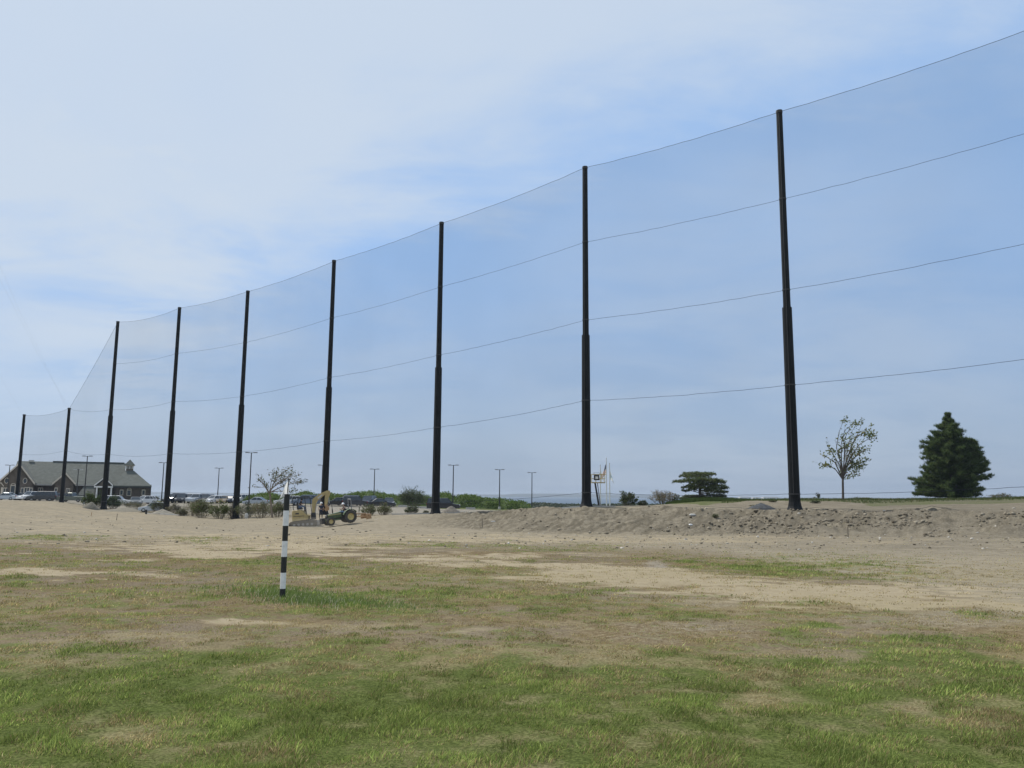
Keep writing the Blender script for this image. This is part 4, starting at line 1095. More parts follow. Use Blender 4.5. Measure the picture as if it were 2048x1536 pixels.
# ------------------------------------------------------------------ boom lift
def boomlift():
    d = 100; k = d / F
    c = P(1196, 966, d); g = G(1199, d)
    root = empty('boom_lift', (c.x, c.y, g.z), 0, 'boom lift with yellow basket raised on a black arm beside the net pole', 'boom lift')
    z = c.z - g.z; W = 27 * k; Dp = .9; Hh = 20 * k * .85
    s = MB(); s.box((0, 0, z + .04), (W, Dp, .12)); s.build('platform', M['yellow'], root)
    s = MB()
    for x in (-W / 2 + .03, -W / 6, W / 6 + .1, W / 2 - .03):
        for y in (-Dp / 2 + .03, Dp / 2 - .03): s.tube((x, y, z + .08), (x, y, z + Hh), .025, n=6)
    for zz in (.5, 1):
        for y in (-Dp / 2 + .03, Dp / 2 - .03): s.tube((-W / 2, y, z + Hh * zz), (W / 2, y, z + Hh * zz), .04, n=6)
        for x in (-W / 2 + .03, W / 2 - .03): s.tube((x, -Dp / 2, z + Hh * zz), (x, Dp / 2, z + Hh * zz), .028, n=6)
    s.build('guard_rail', M['rimyellow'], root)
    s = MB(); s.box((-.22, -Dp / 2 - .05, z + Hh * .62), (.68, .22, Hh * .62)); s.build('control_box', M['dark'], root)
    s = MB(); s.box((-.22, -Dp / 2 - .17, z + Hh * .6), (.34, .03, .3)); s.build('decal', M['white'], root)
    s = MB(); s.path([(-.55, -.5, z + Hh), (-.55, -.5, z + Hh * 1.18), (.12, -.5, z + Hh * 1.18), (.12, -.5, z + Hh)], .02, 6); s.build('hoop', M['grey'], root)
    s = MB(); base = Vector(((1200.5 - 1196) * k, .6, .9)); top = Vector(((1190.5 - 1196) * k, .2, z))
    s.path([top, base], [.13, .17], 4); s.build('boom', M['black'], root)
    s = MB(); s.path([Vector(((1195 - 1196) * k, .1, z)), base + Vector((.18, 0, 0))], .045, 6); s.build('leveling_rod', M['black'], root)
    s = MB(); s.box((.3, 1.4, .75), (1.6, 2.6, .5)); s.build('chassis', M['yellow'], root)
    for x in (-.5, 1.1):
        for y in (.5, 2.3):
            w = MB(); w.lathe([(.0, -.13), (.3, -.13), (.36, -.08), (.36, .08), (.3, .13), (0, .13)], 18)
            o = w.build('wheel', M['tyre'], root, loc=(x, y, .36)); o.rotation_euler = (0, PI / 2, 0)
boomlift()

# ------------------------------------------------------------------ vehicles
PAINT = {}
def paint(n, c, metal=.2):
    if n not in PAINT:
        PAINT[n] = mat('car_paint_' + n, c, .28, metal, .04, 3, coat=.6)
    return PAINT[n]
COLS = {'silver': (.45, .5, .56), 'white': (.78, .79, .8), 'black': (.012, .014, .02), 'dark_grey': (.07, .075, .085), 'grey': (.2, .21, .21), 'blue_grey': (.17, .22, .3), 'navy': (.02, .03, .06), 'gold': (.38, .28, .16), 'grey_green': (.16, .18, .15)}
LAMP = mat('headlight_glass', (.75, .75, .72), .15, 0, .02); TAIL = mat('tail_light_red', (.35, .02, .015), .25, 0, .05)
protos = {}
def build_car(kind, col):
    L, W, H = {'sedan': (4.7, 1.8, 1.45), 'suv': (4.7, 1.88, 1.75), 'hatch': (4.25, 1.77, 1.52), 'pickup': (5.5, 1.95, 1.8), 'van': (5.1, 1.95, 1.85)}[kind]
    bl = .30 if kind in ('suv', 'pickup', 'van') else .22; belt = {'sedan': .92, 'suv': 1.08, 'hatch': .95, 'pickup': 1.12, 'van': 1.1}[kind]
    root = empty('parked_' + {'sedan': 'sedan', 'suv': 'suv', 'hatch': 'hatchback', 'pickup': 'pickup_truck', 'van': 'van'}[kind])
    pm = paint(col, COLS[col], .0 if col in ('white', 'black') else .35)
    h = L / 2
    hood = belt - .10
    prof = [(-h, bl + .12), (-h + .05, bl), (h - .05, bl), (h, bl + .15), (h, belt - .15), (h - .08, belt - .02), (h * .45, belt), (-h * .35, belt), (-h * .5, hood + .04), (-h + .18, hood - .12), (-h + .02, hood - .28)]
    if kind == 'pickup': prof = [(-h, bl + .12), (-h + .05, bl), (h - .05, bl), (h, bl + .1), (h, belt), (h * .1, belt), (-h * .4, belt), (-h + .15, belt - .12), (-h, belt - .3)]
    if kind == 'hatch' or kind == 'suv' or kind == 'van': prof[5] = (h - .03, belt)
    s = MB(); sl = []
    cz = (bl + belt) / 2
    for (y, f) in ((-W / 2, .90), (-W / 2 + .07, .97), (-W / 2 + .16, 1), (W / 2 - .16, 1), (W / 2 - .07, .97), (W / 2, .90)):
        sl.append([(x * (1 - (1 - f) * .15), y, cz + (z - cz) * f) for (x, z) in prof])
    s.loft(sl); s.build('body', pm, root, smooth=False)
    gx = {'sedan': (-h * .36, h * .66, -h * .08, h * .36), 'suv': (-h * .38, h * .97, -h * .12, h * .86), 'hatch': (-h * .42, h * .93, -h * .12, h * .66), 'pickup': (-h * .38, h * .16, -h * .2, h * .1), 'van': (-h * .55, h * .98, -h * .25, h * .9)}[kind]
    zt = H - .06
    s = MB(); s.frustum((gx[0], gx[1], -W / 2 + .07, W / 2 - .07, belt - .02), (gx[2], gx[3], -W / 2 + .24, W / 2 - .24, zt)); s.build('windows', M['glass'], root)
    s = MB(); s.frustum((gx[2] - .06, gx[3] + .05, -W / 2 + .20, W / 2 - .20, zt), (gx[2] + .12, gx[3] - .08, -W / 2 + .32, W / 2 - .32, H))
    for sy in (-1, 1):
        yb = sy * (W / 2 - .065); yt = sy * (W / 2 - .235)
        s.tube((gx[0], yb, belt - .02), (gx[2], yt, zt), .035, n=5); s.tube((gx[1], yb, belt - .02), (gx[3], yt, zt), .05, n=5)
        mx_ = (gx[0] + gx[1]) / 2; mt = (gx[2] + gx[3]) / 2; s.tube((mx_, yb, belt - .02), (mt, yt, zt), .035, n=5)
        if kind in ('suv', 'van', 'hatch'): s.tube((gx[1] * .72, yb, belt - .02), (gx[3] * .68, yt, zt), .05, n=5)
    s.build('roof', pm, root)
    for sx in (-h * .62, h * .60):
        for sy in (-1, 1):
            r = .35 if kind in ('suv', 'pickup', 'van') else .31
            w = MB(); w.lathe([(r * .6, -.10), (r * .93, -.10), (r, -.07), (r, .07), (r * .93, .10), (r * .6, .10)], 18, 'Y')
            o = w.build('wheel', M['tyre'], root, loc=(sx, sy * (W / 2 - .09), r), fix=True)
            w = MB(); w.lathe([(0, sy * .085), (r * .25, sy * .09), (r * .62, sy * .07)], 12, 'Y'); w.build('rim', M['steel'], o)
    for sy in (-1, 1):
        s = MB(); s.box((-h + .10, sy * (W / 2 - .32), belt - .30), (.20, .38, .16)); s.build('headlight', LAMP, root)
        s = MB(); s.box((h - .03, sy * (W / 2 - .16), belt - .16), (.10, .22, .26)); s.build('tail_light', TAIL, root)
        s = MB(); s.box((gx[0] + .15, sy * (W / 2 + .04), belt + .06), (.14, .16, .12)); s.build('wing_mirror', pm, root)
    if kind == 'pickup':
        s = MB(); s.box((h * .55, 0, belt + .004), (h * .82, W - .45, .012)); s.build('cargo_bed', M['dark'], root)
    return root
def car(u, d, kind, col, rot, label, hide=False):
    key = (kind, col)
    if key not in protos: protos[key] = build_car(kind, col); o = protos[key]
    else: o = copy_tree(protos[key])
    g = G(u, d)
    o.location = (g.x, g.y, g.z); o.rotation_euler = (0, 0, math.radians(rot))
    tag(o, label, {'pickup': 'pickup truck', 'van': 'van'}.get(kind, 'car'), 'vehicles parked in the lot')
    return o
CARS = [
 (12, 158, 'sedan', 'silver', 0, 'silver sedan at the far left edge of the parking lot'),
 (40, 161, 'sedan', 'dark_grey', 60, 'dark car just right of the leftmost short pole'),
 (60, 158, 'suv', 'white', 70, 'white wagon with its rear to the camera, before the big gable windows'),
 (84, 157, 'van', 'dark_grey', 15, 'dark boxy van parked between the two short poles'),
 (112, 163, 'hatch', 'black', 60, 'small black car hidden mostly by the second short pole'),
 (144, 158, 'pickup', 'grey_green', 0, 'grey green pickup truck in front of the clubhouse'),
 (236, 150, 'suv', 'white', 195, 'white wagon facing right behind the green bushes'),
 (270, 152, 'sedan', 'grey', 120, 'grey car between the white wagon and the silver hatchback'),
 (289, 156, 'hatch', 'white', 60, 'small white car peeking over the silver hatchback'),
 (307, 127.5, 'hatch', 'silver', 12, 'silver blue hatchback parked nearest the pole line'),
 (345, 160, 'suv', 'navy', 80, 'navy wagon just right of the pole by the silver hatchback'),
 (363, 160, 'suv', 'black', 100, 'black wagon second from the left in the long row'),
 (381, 161, 'suv', 'white', 70, 'white wagon in the long row, beside two black ones'),
 (395, 160, 'pickup', 'silver', 80, 'silver pickup truck in the middle of the long row'),
 (411, 160, 'suv', 'black', 85, 'black wagon right of the silver pickup truck'),
 (428, 159, 'hatch', 'white', 60, 'small white hatchback nosing out of the long row'),
 (446, 160, 'sedan', 'gold', 100, 'tan car with a brown bush colour roof in the long row'),
 (461, 161, 'sedan', 'navy', 80, 'dark navy car beside the pole in the green weeds'),
 (479, 162, 'suv', 'white', 75, 'white wagon right beside the pole in the green weeds'),
 (354, 172, 'van', 'black', 90, 'black van in the back of the long row'),
 (404, 171, 'suv', 'navy', 90, 'navy wagon in the second line behind the silver pickup'),
 (512, 150, 'sedan', 'silver', 0, 'low silver sedan right of the tallest lamp post'),
 (574, 146, 'suv', 'white', 20, 'white car partly behind the striped post flag'),
 (611, 144, 'van', 'blue_grey', 10, 'blue grey van seen through the digger canopy'),
 (674, 138, 'sedan', 'black', 10, 'black sedan between the digger arm and tractor driver'),
 (696, 140, 'suv', 'navy', 60, 'navy wagon behind the tractor roll bar'),
 (713, 136, 'suv', 'dark_grey', 192, 'dark grey wagon facing right, above the big tractor wheel'),
 (736, 142, 'suv', 'navy', 80, 'navy wagon behind the lamp post'),
 (763, 134, 'sedan', 'black', 190, 'black sedan at the right end of the second row'),
 (778, 143, 'hatch', 'navy', 100, 'navy hatchback mostly behind the rightmost black sedan'),
 (887, 124, 'van', 'black', 183, 'black van parked alone behind the net pole'),
]
for c in CARS: car(*c)

# timber parking stops
for k, (u, d) in enumerate([(805, 142), (825, 140), (844, 138), (861, 136), (941, 138)]):
    g = G(u, d); s = MB(); s.box((0, 0, .17), (1.6, .22, .34), .1)
    o = s.build('parking_stop', M['concrete'], None, loc=g)
    tag(o, ['leftmost', 'second', 'third', 'fourth', 'rightmost'][k] + ' pale parking stop before the thicket, counted from the left', 'parking stop', 'pale parking stops at the edge of the lot')

# kerb pieces and painted lines
def strip(name, pts, w, h, m_, label, cat, kind=None, lift=0.0):
    s = MB(); prev = None
    P2 = [G(u, d) for (u, d) in pts]
    Q = []
    for a, b in zip(P2[:-1], P2[1:]):
        n = max(2, int((b - a).length / .6))
        for i in range(n): Q.append(a.lerp(b, i / n))
    Q.append(P2[-1])
    for q in Q: q.z = float(terrain(q.x, q.y))
    sl = []
    for i, q in enumerate(Q):
        t = (Q[min(i + 1, len(Q) - 1)] - Q[max(i - 1, 0)]); t.z = 0; t.normalize(); nrm = Vector((-t.y, t.x, 0))
        sl.append([q + nrm * w / 2 + Vector((0, 0, -.1)), q - nrm * w / 2 + Vector((0, 0, -.1)), q - nrm * w / 2 + Vector((0, 0, h)), q + nrm * w / 2 + Vector((0, 0, h))])
    s.loft(sl); o = s.build(name, m_)
    tag(o, label, cat, kind=kind)
strip('kerb', [(785, 92.5), (830, 90.5), (880, 89.6), (930, 89.2)], .25, .13, M['concrete'], None, None, 'structure')
strip('kerb', [(293, 121), (345, 119), (372, 118)], .22, .12, M['concrete'], None, None, 'structure')
strip('kerb', [(1085, 78.5), (1160, 76.5), (1230, 75)], .25, .12, M['concrete'], None, None, 'structure')
strip('kerb', [(690, 131), (780, 129), (860, 122)], .16, .02, M['concrete'], None, None, 'structure')

# stakes, small post, piles
for k, (u, d, h, m_, lb) in enumerate([(965, 70, .75, 'wood', 'dark wooden stake on the bank slope left of centre'), (1696, 49.5, .62, 'wood', 'dark wooden stake in front of the bank below the small leafy tree'),
                                    (233, 92, .7, 'wood', 'thin leaning stake in the pale sand at the left'), (182, 101, .5, 'orange', 'short orange marker on the sand left of the last tall pole')]):
    g = G(u, d); s = MB(); s.box((0, 0, h / 2 - .05), (.06, .05, h + .1)); s.add([(-.03, -.025, h), (.03, -.025, h), (.03, .025, h), (-.03, .025, h), (0, 0, h + .06)], [(0, 1, 4), (1, 2, 4), (2, 3, 4), (3, 0, 4)])
    o = s.build('survey_stake', M[m_], None, loc=g, fix=True); o.rotation_euler = (0, .06 * (k - 1), .3)
    tag(o, lb, 'stake')
g = G(292, 119); s = MB(); s.tube((0, 0, -.1), (0, 0, .62), .14, .12, 12); s.lathe([(.15, .6), (.15, .66), (0, .70)], 12)
tag(s.build('short_bollard', M['black'], None, loc=g), 'short black bollard at the left end of the pale kerb', 'bollard')
def pile(u, d, w, h, col, label, seed):
    g = G(u, d); n = 40; V = []; rr = np.linspace(0, 1, 14); a = np.linspace(0, 2 * PI, n, endpoint=False)
    R_, A_ = np.meshgrid(rr, a, indexing='ij'); x = R_ * np.cos(A_) * w / 2; y = R_ * np.sin(A_) * w / 2 * .7
    z = h * np.clip(1 - R_, 0, 1) ** .85 + (fbm(x * 3 + seed, y * 3, seed) - .5) * h * .25 * (1 - R_ ** 4)
    z = z + terrain(g.x + x, g.y + y) - g.z - .04 * (R_ > .98)
    V = np.stack([x.ravel(), y.ravel(), z.ravel()], 1); idx = np.arange(14 * n).reshape(14, n); nx = np.roll(idx, -1, 1)
    Fq = np.stack([idx[:-1].ravel(), idx[1:].ravel(), nx[1:].ravel(), nx[:-1].ravel()], 1)
    o = np_mesh('soil_pile', V, Fq, mat('soil_pile_mat%d' % seed, col, .95, 0, .25, 5, .8), None, smooth=True, loc=g)
    tag(o, label, 'soil pile')
pile(183, 134, 3.0, 1.2, (.15, .138, .108), 'rounded grey soil pile left of the last tall pole', 3)
pile(902, 92, 2.4, .75, (.19, .17, .14), 'small grey soil pile right of the pole by the black van', 4)
pile(1522, 68, 2.6, .55, (.07, .075, .08), 'dark blue grey gravel pile left of the rightmost pole', 5)
pile(255, 130, 8.0, .6, (.15, .135, .10), 'long low soil heap under the brown weeds by the clubhouse', 6)
pile(325, 121, 3.6, .75, (.22, .2, .16), 'low crumbly soil heap at the foot of the pole by the silver hatchback', 7)
# white scraps
for k, (u, d, sx, lb) in enumerate([(984, 72.5, .5, 'thin white pipe scrap lying on the bank'), (1381, 60.5, .3, 'small white scrap on the stony bank below the conifer'), (1384, 63, .55, 'flat pale stone slab on the bank'),
                                    (493, 110, .5, 'pale boulder at the foot of the tallest lamp post')]):
    g = G(u, d); r = random.Random(k)
    s = MB()
    if k == 0: s.tube((-.28, 0, .05), (.28, .05, .06), .035, n=10)
    else:
        n = 9; lay = [(.0, .75), (.35, 1), (.75, .85), (1, .45)]; hh = [0, .12, .16, .75][k]
        s.loft([[(sx / 2 * f * (1 + .2 * math.sin(3 * a + k)) * math.cos(a), sx / 3 * f * math.sin(a), hh * z) for a in [2 * PI * i / n for i in range(n)]] for (z, f) in lay])
    o = s.build(['pipe_scrap', 'white_scrap', 'stone_slab', 'boulder'][k], M['white'] if k < 2 else M['concrete'], None, loc=g)
    tag(o, lb, ['pipe', 'scrap', 'stone', 'boulder'][k])

# ------------------------------------------------------------------ people
def skin_obj(name, V, E, Rd, m_, parent, root=0, sub=1):
    me = bpy.data.meshes.new(name); me.from_pydata([tuple(v) for v in V], E, []); me.materials.append(m_)
    o = bpy.data.objects.new(name, me); C.objects.link(o); o.parent = parent
    o.modifiers.new('skin', 'SKIN')
    for i, r in enumerate(Rd): me.skin_vertices[0].data[i].radius = (r, r) if not isinstance(r, tuple) else r
    me.skin_vertices[0].data[root].use_root = True
    o.modifiers['skin'].use_smooth_shade = True
    s = o.modifiers.new('sub', 'SUBSURF'); s.levels = sub; s.render_levels = sub
    return o
def person(loc, rz, label, J, shirt, trousers, sleeves=.5, long_legs=True, hat=True, top='tshirt', scale=1):
    root = empty('person', loc, rz, label, 'person'); root.scale = (scale,) * 3
    V = []; E = []; Rd = []
    def add(p, r, par=None):
        V.append(Vector(p)); Rd.append(r)
        if par is not None: E.append((par, len(V) - 1))
        return len(V) - 1
    pel = add(J['pelvis'], .12); sp = add(J['spine'], .125, pel); ch = add(J['chest'], .14, sp); nk = add(J['neck'], .055, ch)
    hd = Vector(J['head']); n = Vector(J['neck']); up = (hd - n).normalized(); fw = Vector(J.get('face', (1, 0, 0)))
    c1 = add(n.lerp(hd, .45), .062, nk); c2 = add(hd - up * .02, .088, c1); c3 = add(hd + up * .07, .085, c2); add(hd + up * .115, .05, c3)
    ns = add(hd + fw * .085 - up * .01, .018, c2)
    for sd in ('l', 'r'):
        sh, el, wr, ha = [Vector(J[sd + q]) for q in ('sho', 'elb', 'wri', 'han')]
        a = add(sh, .06, ch); b = add(sh.lerp(el, .5), .05, a); c = add(el, .042, b); e = add(wr, .028, c); f = add(wr.lerp(ha, .6), (.036, .018), e)
        dr = (ha - wr).normalized(); side = dr.cross(Vector((0, 0, 1)));
        if side.length < .1: side = Vector((1, 0, 0))
        side.normalize(); curl = dr.cross(side)
        for q, ln in ((-.03, .062), (-.01, .078), (.01, .073), (.03, .058)):
            k1 = add(ha + side * q, .009, f); k2 = add(ha + side * q + dr * ln * .5 + curl * .012, .0085, k1); add(ha + side * q + dr * ln * .8 + curl * .035, .0075, k2)
        t1 = add(wr.lerp(ha, .55) + side * .045, .011, f); add(wr.lerp(ha, .55) + side * .06 + dr * .04 + curl * .02, .009, t1)
        hp, kn, an, to = [Vector(J[sd + q]) for q in ('hip', 'kne', 'ank', 'toe')]
        a = add(hp, .095, pel); b = add(hp.lerp(kn, .5), .08, a); c = add(kn, .058, b); m1 = add(kn.lerp(an, .35), .056, c); e = add(an, .036, m1); add(to, .035, e)
    skin_obj('body', V, E, Rd, M['skin'], root, 0)
    # shirt
    V = []; E = []; Rd = []
    pel = add(Vector(J['pelvis']) + Vector((0, 0, .03)), .145); sp = add(J['spine'], .148, pel); ch = add(J['chest'], .165, sp); add(Vector(J['chest']).lerp(Vector(J['neck']), .6), .09, ch)
    for sd in ('l', 'r'):
        sh, el, wr = [Vector(J[sd + q]) for q in ('sho', 'elb', 'wri')]
        a = add(sh, .08, ch)
        if sleeves > 0:
            b = add(sh.lerp(el, min(1, sleeves) * .8), .066, a)
            if sleeves > 1: c = add(el, .056, b); add(wr.lerp(el, .1), .042, c)
    skin_obj('shirt', V, E, Rd, M[shirt], root, 0)
    V = []; E = []; Rd = []
    pel = add(Vector(J['pelvis']) - Vector((0, 0, .01)), .15)
    for sd in ('l', 'r'):
        hp, kn, an = [Vector(J[sd + q]) for q in ('hip', 'kne', 'ank')]
        a = add(hp, .112, pel); b = add(hp.lerp(kn, .5), .095, a); c = add(kn, .074, b)
        if long_legs: add(kn.lerp(an, .9), .06, c)
    skin_obj('trousers', V, E, Rd, M[trousers], root, 0)
    for sd in ('l', 'r'):
        an, to = Vector(J[sd + 'ank']), Vector(J[sd + 'toe'])
        skin_obj('boot', [an + Vector((0, 0, .06)), an - Vector((0, 0, .02)), to], [(0, 1), (1, 2)], [.05, .055, .045], M['dark'], root)
    hz = hd + up * .05
    if hat:
        s = MB(); s.lathe([(.185, .0), (.18, .012), (.125, .02), (.12, .07), (.09, .12), (.04, .145), (0, .15)], 20); o = s.build('hard_hat', M['hat'], root, smooth=True, loc=hz)
    else:
        s = MB(); s.lathe([(.10, -.08), (.112, -.02), (.105, .04), (.07, .085), (0, .10)], 16); o = s.build('hair', M['dark'], root, smooth=True, loc=hz - fw * .015)
    return root
STAND = dict(pelvis=(0, 0, .95), spine=(.01, 0, 1.15), chest=(.0, 0, 1.36), neck=(.02, 0, 1.52), head=(.05, 0, 1.64),
 lsho=(0, .19, 1.42), lelb=(-.04, .27, 1.14), lwri=(.06, .25, .92), lhan=(.09, .24, .84), rsho=(0, -.19, 1.42), relb=(-.05, -.28, 1.15), rwri=(.03, -.22, .93), rhan=(.08, -.2, .86),
 lhip=(0, .1, .9), lkne=(.03, .13, .5), lank=(-.02, .14, .09), ltoe=(.14, .16, .04), rhip=(0, -.1, .9), rkne=(.05, -.12, .5), rank=(.02, -.14, .09), rtoe=(.18, -.16, .04))
SIT = dict(pelvis=(0, 0, 0.02), spine=(.0, 0, .24), chest=(.05, 0, .45), neck=(.09, 0, .61), head=(.13, 0, .73),
 lsho=(.05, .19, .51), lelb=(.16, .24, .27), lwri=(.40, .17, .32), lhan=(.47, .14, .33), rsho=(.05, -.19, .51), relb=(.17, -.25, .27), rwri=(.40, -.17, .32), rhan=(.47, -.14, .33),
 lhip=(.02, .1, 0), lkne=(.44, .14, .05), lank=(.50, .15, -.38), ltoe=(.65, .16, -.42), rhip=(.02, -.1, 0), rkne=(.44, -.14, .05), rank=(.50, -.15, -.38), rtoe=(.65, -.16, -.42))

gm = G(641.5, 92)
person(gm, math.radians(100), 'person in navy clothes and white hard hat standing between the digger and the tractor', STAND, 'navy', 'navy', .9)

# ------------------------------------------------------------------ tractor
def tractor():
    d = 80; rear = G(697.5, 80.6, False); front = G(664.5, 79.4, False)
    ax = front - rear; head = math.atan2(ax.y, ax.x)
    tilt = math.radians(8)
    zr = P(697.5, 1044.6, 80.6).z
    root = empty('tractor', (rear.x, rear.y, zr), 0, 'dusty green tractor with yellow wheel rims driving left', 'tractor')
    root.rotation_mode = 'XYZ'
    root.matrix_world = Matrix.Translation((rear.x, rear.y, zr)) @ Matrix.Rotation(PI + math.radians(28), 4, 'Z') @ Matrix.Rotation(tilt, 4, 'Y')
    def wheel(x, y, r, w, name):
        s = MB(); s.lathe([(r * .55, -w / 2), (r * .86, -w / 2), (r * .97, -w * .42), (r, -w * .3), (r, w * .3), (r * .97, w * .42), (r * .86, w / 2), (r * .55, w / 2)], 28, 'Y')
        nl = 20
        for k in range(nl):
            a = 2 * PI * k / nl
            for sd in (-1, 1):
                c = Vector((math.cos(a + sd * .06) * (r + .005), sd * w * .22, math.sin(a + sd * .06) * (r + .005)))
                Mx = Matrix.Rotation(-a, 3, 'Y') @ Matrix.Rotation(sd * .6, 3, 'X'); s.box(c, (.05, w * .5, .045), rot=Mx)
        o = empty(name, (x, y, r)); o.parent = root
        s.build('tyre', M['rubber'], o)
        s = MB(); sg = 1 if y > 0 else -1
        s.lathe([(r * .57, sg * w * .46), (r * .55, sg * w * .30), (r * .5, sg * w * .12), (r * .2, sg * w * .05), (0, sg * w * .05)], 24, 'Y')
        s.lathe([(r * .16, sg * w * .05), (r * .16, sg * w * .22), (0, sg * w * .24)], 12, 'Y'); s.build('rim', M['rimyellow'], o)
    for sy in (-1, 1):
        wheel(0, sy * .72, .60, .40, 'rear_wheel'); wheel(1.95, sy * .62, .38, .26, 'front_wheel')
    # local +x is forward
    s = MB(); s.loft([[(x, y * f, z) for (y, z) in ((-.3, .62), (.3, .62), (.34, .9), (.25, 1.18), (-.25, 1.18), (-.34, .9))] for (x, f, dz) in ((.75, 1.05, 0), (1.4, 1, 0), (2.1, .92, 0))])
    for i in range(len(s.v)):
        x, y, z = s.v[i]
        if z > 1.1: s.v[i] = (x, y, z - .12 * max(0, x - .75))
    s.build('hood', M['green'], root)
    s = MB(); s.box((2.16, 0, .82), (.12, .52, .46)); s.build('grille', M['dark'], root)
    for sy in (-1, 1):
        s = MB(); s.box((2.235, sy * .15, .98), (.05, .16, .1)); s.build('headlight', LAMP, root)
        s = MB(); s.box((1.45, sy * .343, .985), (1.3, .012, .05)); s.build('stripe', M['rimyellow'], root)
    s = MB(); s.box((1.1, 0, .52), (2.2, .3, .3)); s.box((1.95, 0, .42), (.14, 1.05, .14)); s.box((0, 0, .6), (.4, 1.1, .3)); s.build('chassis', M['dark'], root)
    for sy in (-1, 1):
        s = MB(); sl = []
        for k in range(9):
            a = math.radians(20 + 130 * k / 8); r1, r2 = .70, .745
            sl.append([(math.cos(a) * r1, sy * .5, .6 + math.sin(a) * r1), (math.cos(a) * r1, sy * .93, .6 + math.sin(a) * r1), (math.cos(a) * r2, sy * .93, .6 + math.sin(a) * r2), (math.cos(a) * r2, sy * .5, .6 + math.sin(a) * r2)])
        s.loft(sl); s.build('fender', M['green'], root)
        s = MB(); s.tube((1.0, sy * .58, .45), (2.45, sy * .5, .55), .06, n=8); s.build('loader_bracket', M['green'], root)
    s = MB(); s.box((2.62, 0, .5), (.30, .85, .55)); s.box((2.45, 0, .5), (.15, .6, .3)); s.build('front_weight', M['dark'], root)
    s = MB(); s.path([(-.25, -.5, .7), (-.28, -.5, 2.25), (-.28, .5, 2.25), (-.25, .5, .7)], .045, 8); s.build('roll_bar', M['grey'], root)
    s = MB(); s.tube((1.55, .1, 1.05), (1.55, .1, 2.0), .035, n=8); s.tube((1.55, .1, 1.15), (1.55, .1, 1.5), .06, n=8); s.build('exhaust_stack', M['dark'], root)
    s = MB(); s.box((.36, 0, .92), (.5, .5, .14)); s.box((.10, 0, 1.15), (.12, .5, .45)); s.build('seat', M['dark'], root)
    s = MB(); s.tube((.8, 0, .95), (.62, 0, 1.25), .03, n=6)
    pr = []
    for k in range(20):
        a = 2 * PI * k / 20; pr.append(Vector((.60, 0, 1.27)) + Matrix.Rotation(-.5, 3, 'Y') @ Vector((.19 * math.cos(a), .19 * math.sin(a), 0)))
    s.path(pr + [pr[0]], .015, 5); s.tube(pr[0], pr[10], .01, n=4); s.tube(pr[5], pr[15], .01, n=4); s.build('steering_wheel', M['dark'], root)
    bl = empty('box_blade', (-1.3, 0, 0)); bl.parent = root
    s = MB(); s.box((-.75, 0, .32), (.06, 1.7, .45)); s.box((-.5, -.85, .32), (.55, .05, .45)); s.box((-.5, .85, .32), (.55, .05, .45)); s.build('blade', M['orange'], bl)
    s = MB(); s.tube((1.0, .3, .5), (-.4, .3, .35), .04); s.tube((1.0, -.3, .5), (-.4, -.3, .35), .04); s.tube((1.1, 0, .9), (-.5, 0, .6), .035); s.build('hitch_arm', M['orange'], bl)
    w = Matrix(root.matrix_world)
    pos = w @ Vector((.36, 0, 1.06))
    J = dict(SIT)
    p = person(pos, PI + math.radians(28), 'person in dark sleeveless top, pale jeans and white hard hat driving the tractor', J, 'navy', 'jeans', 0)
tractor()

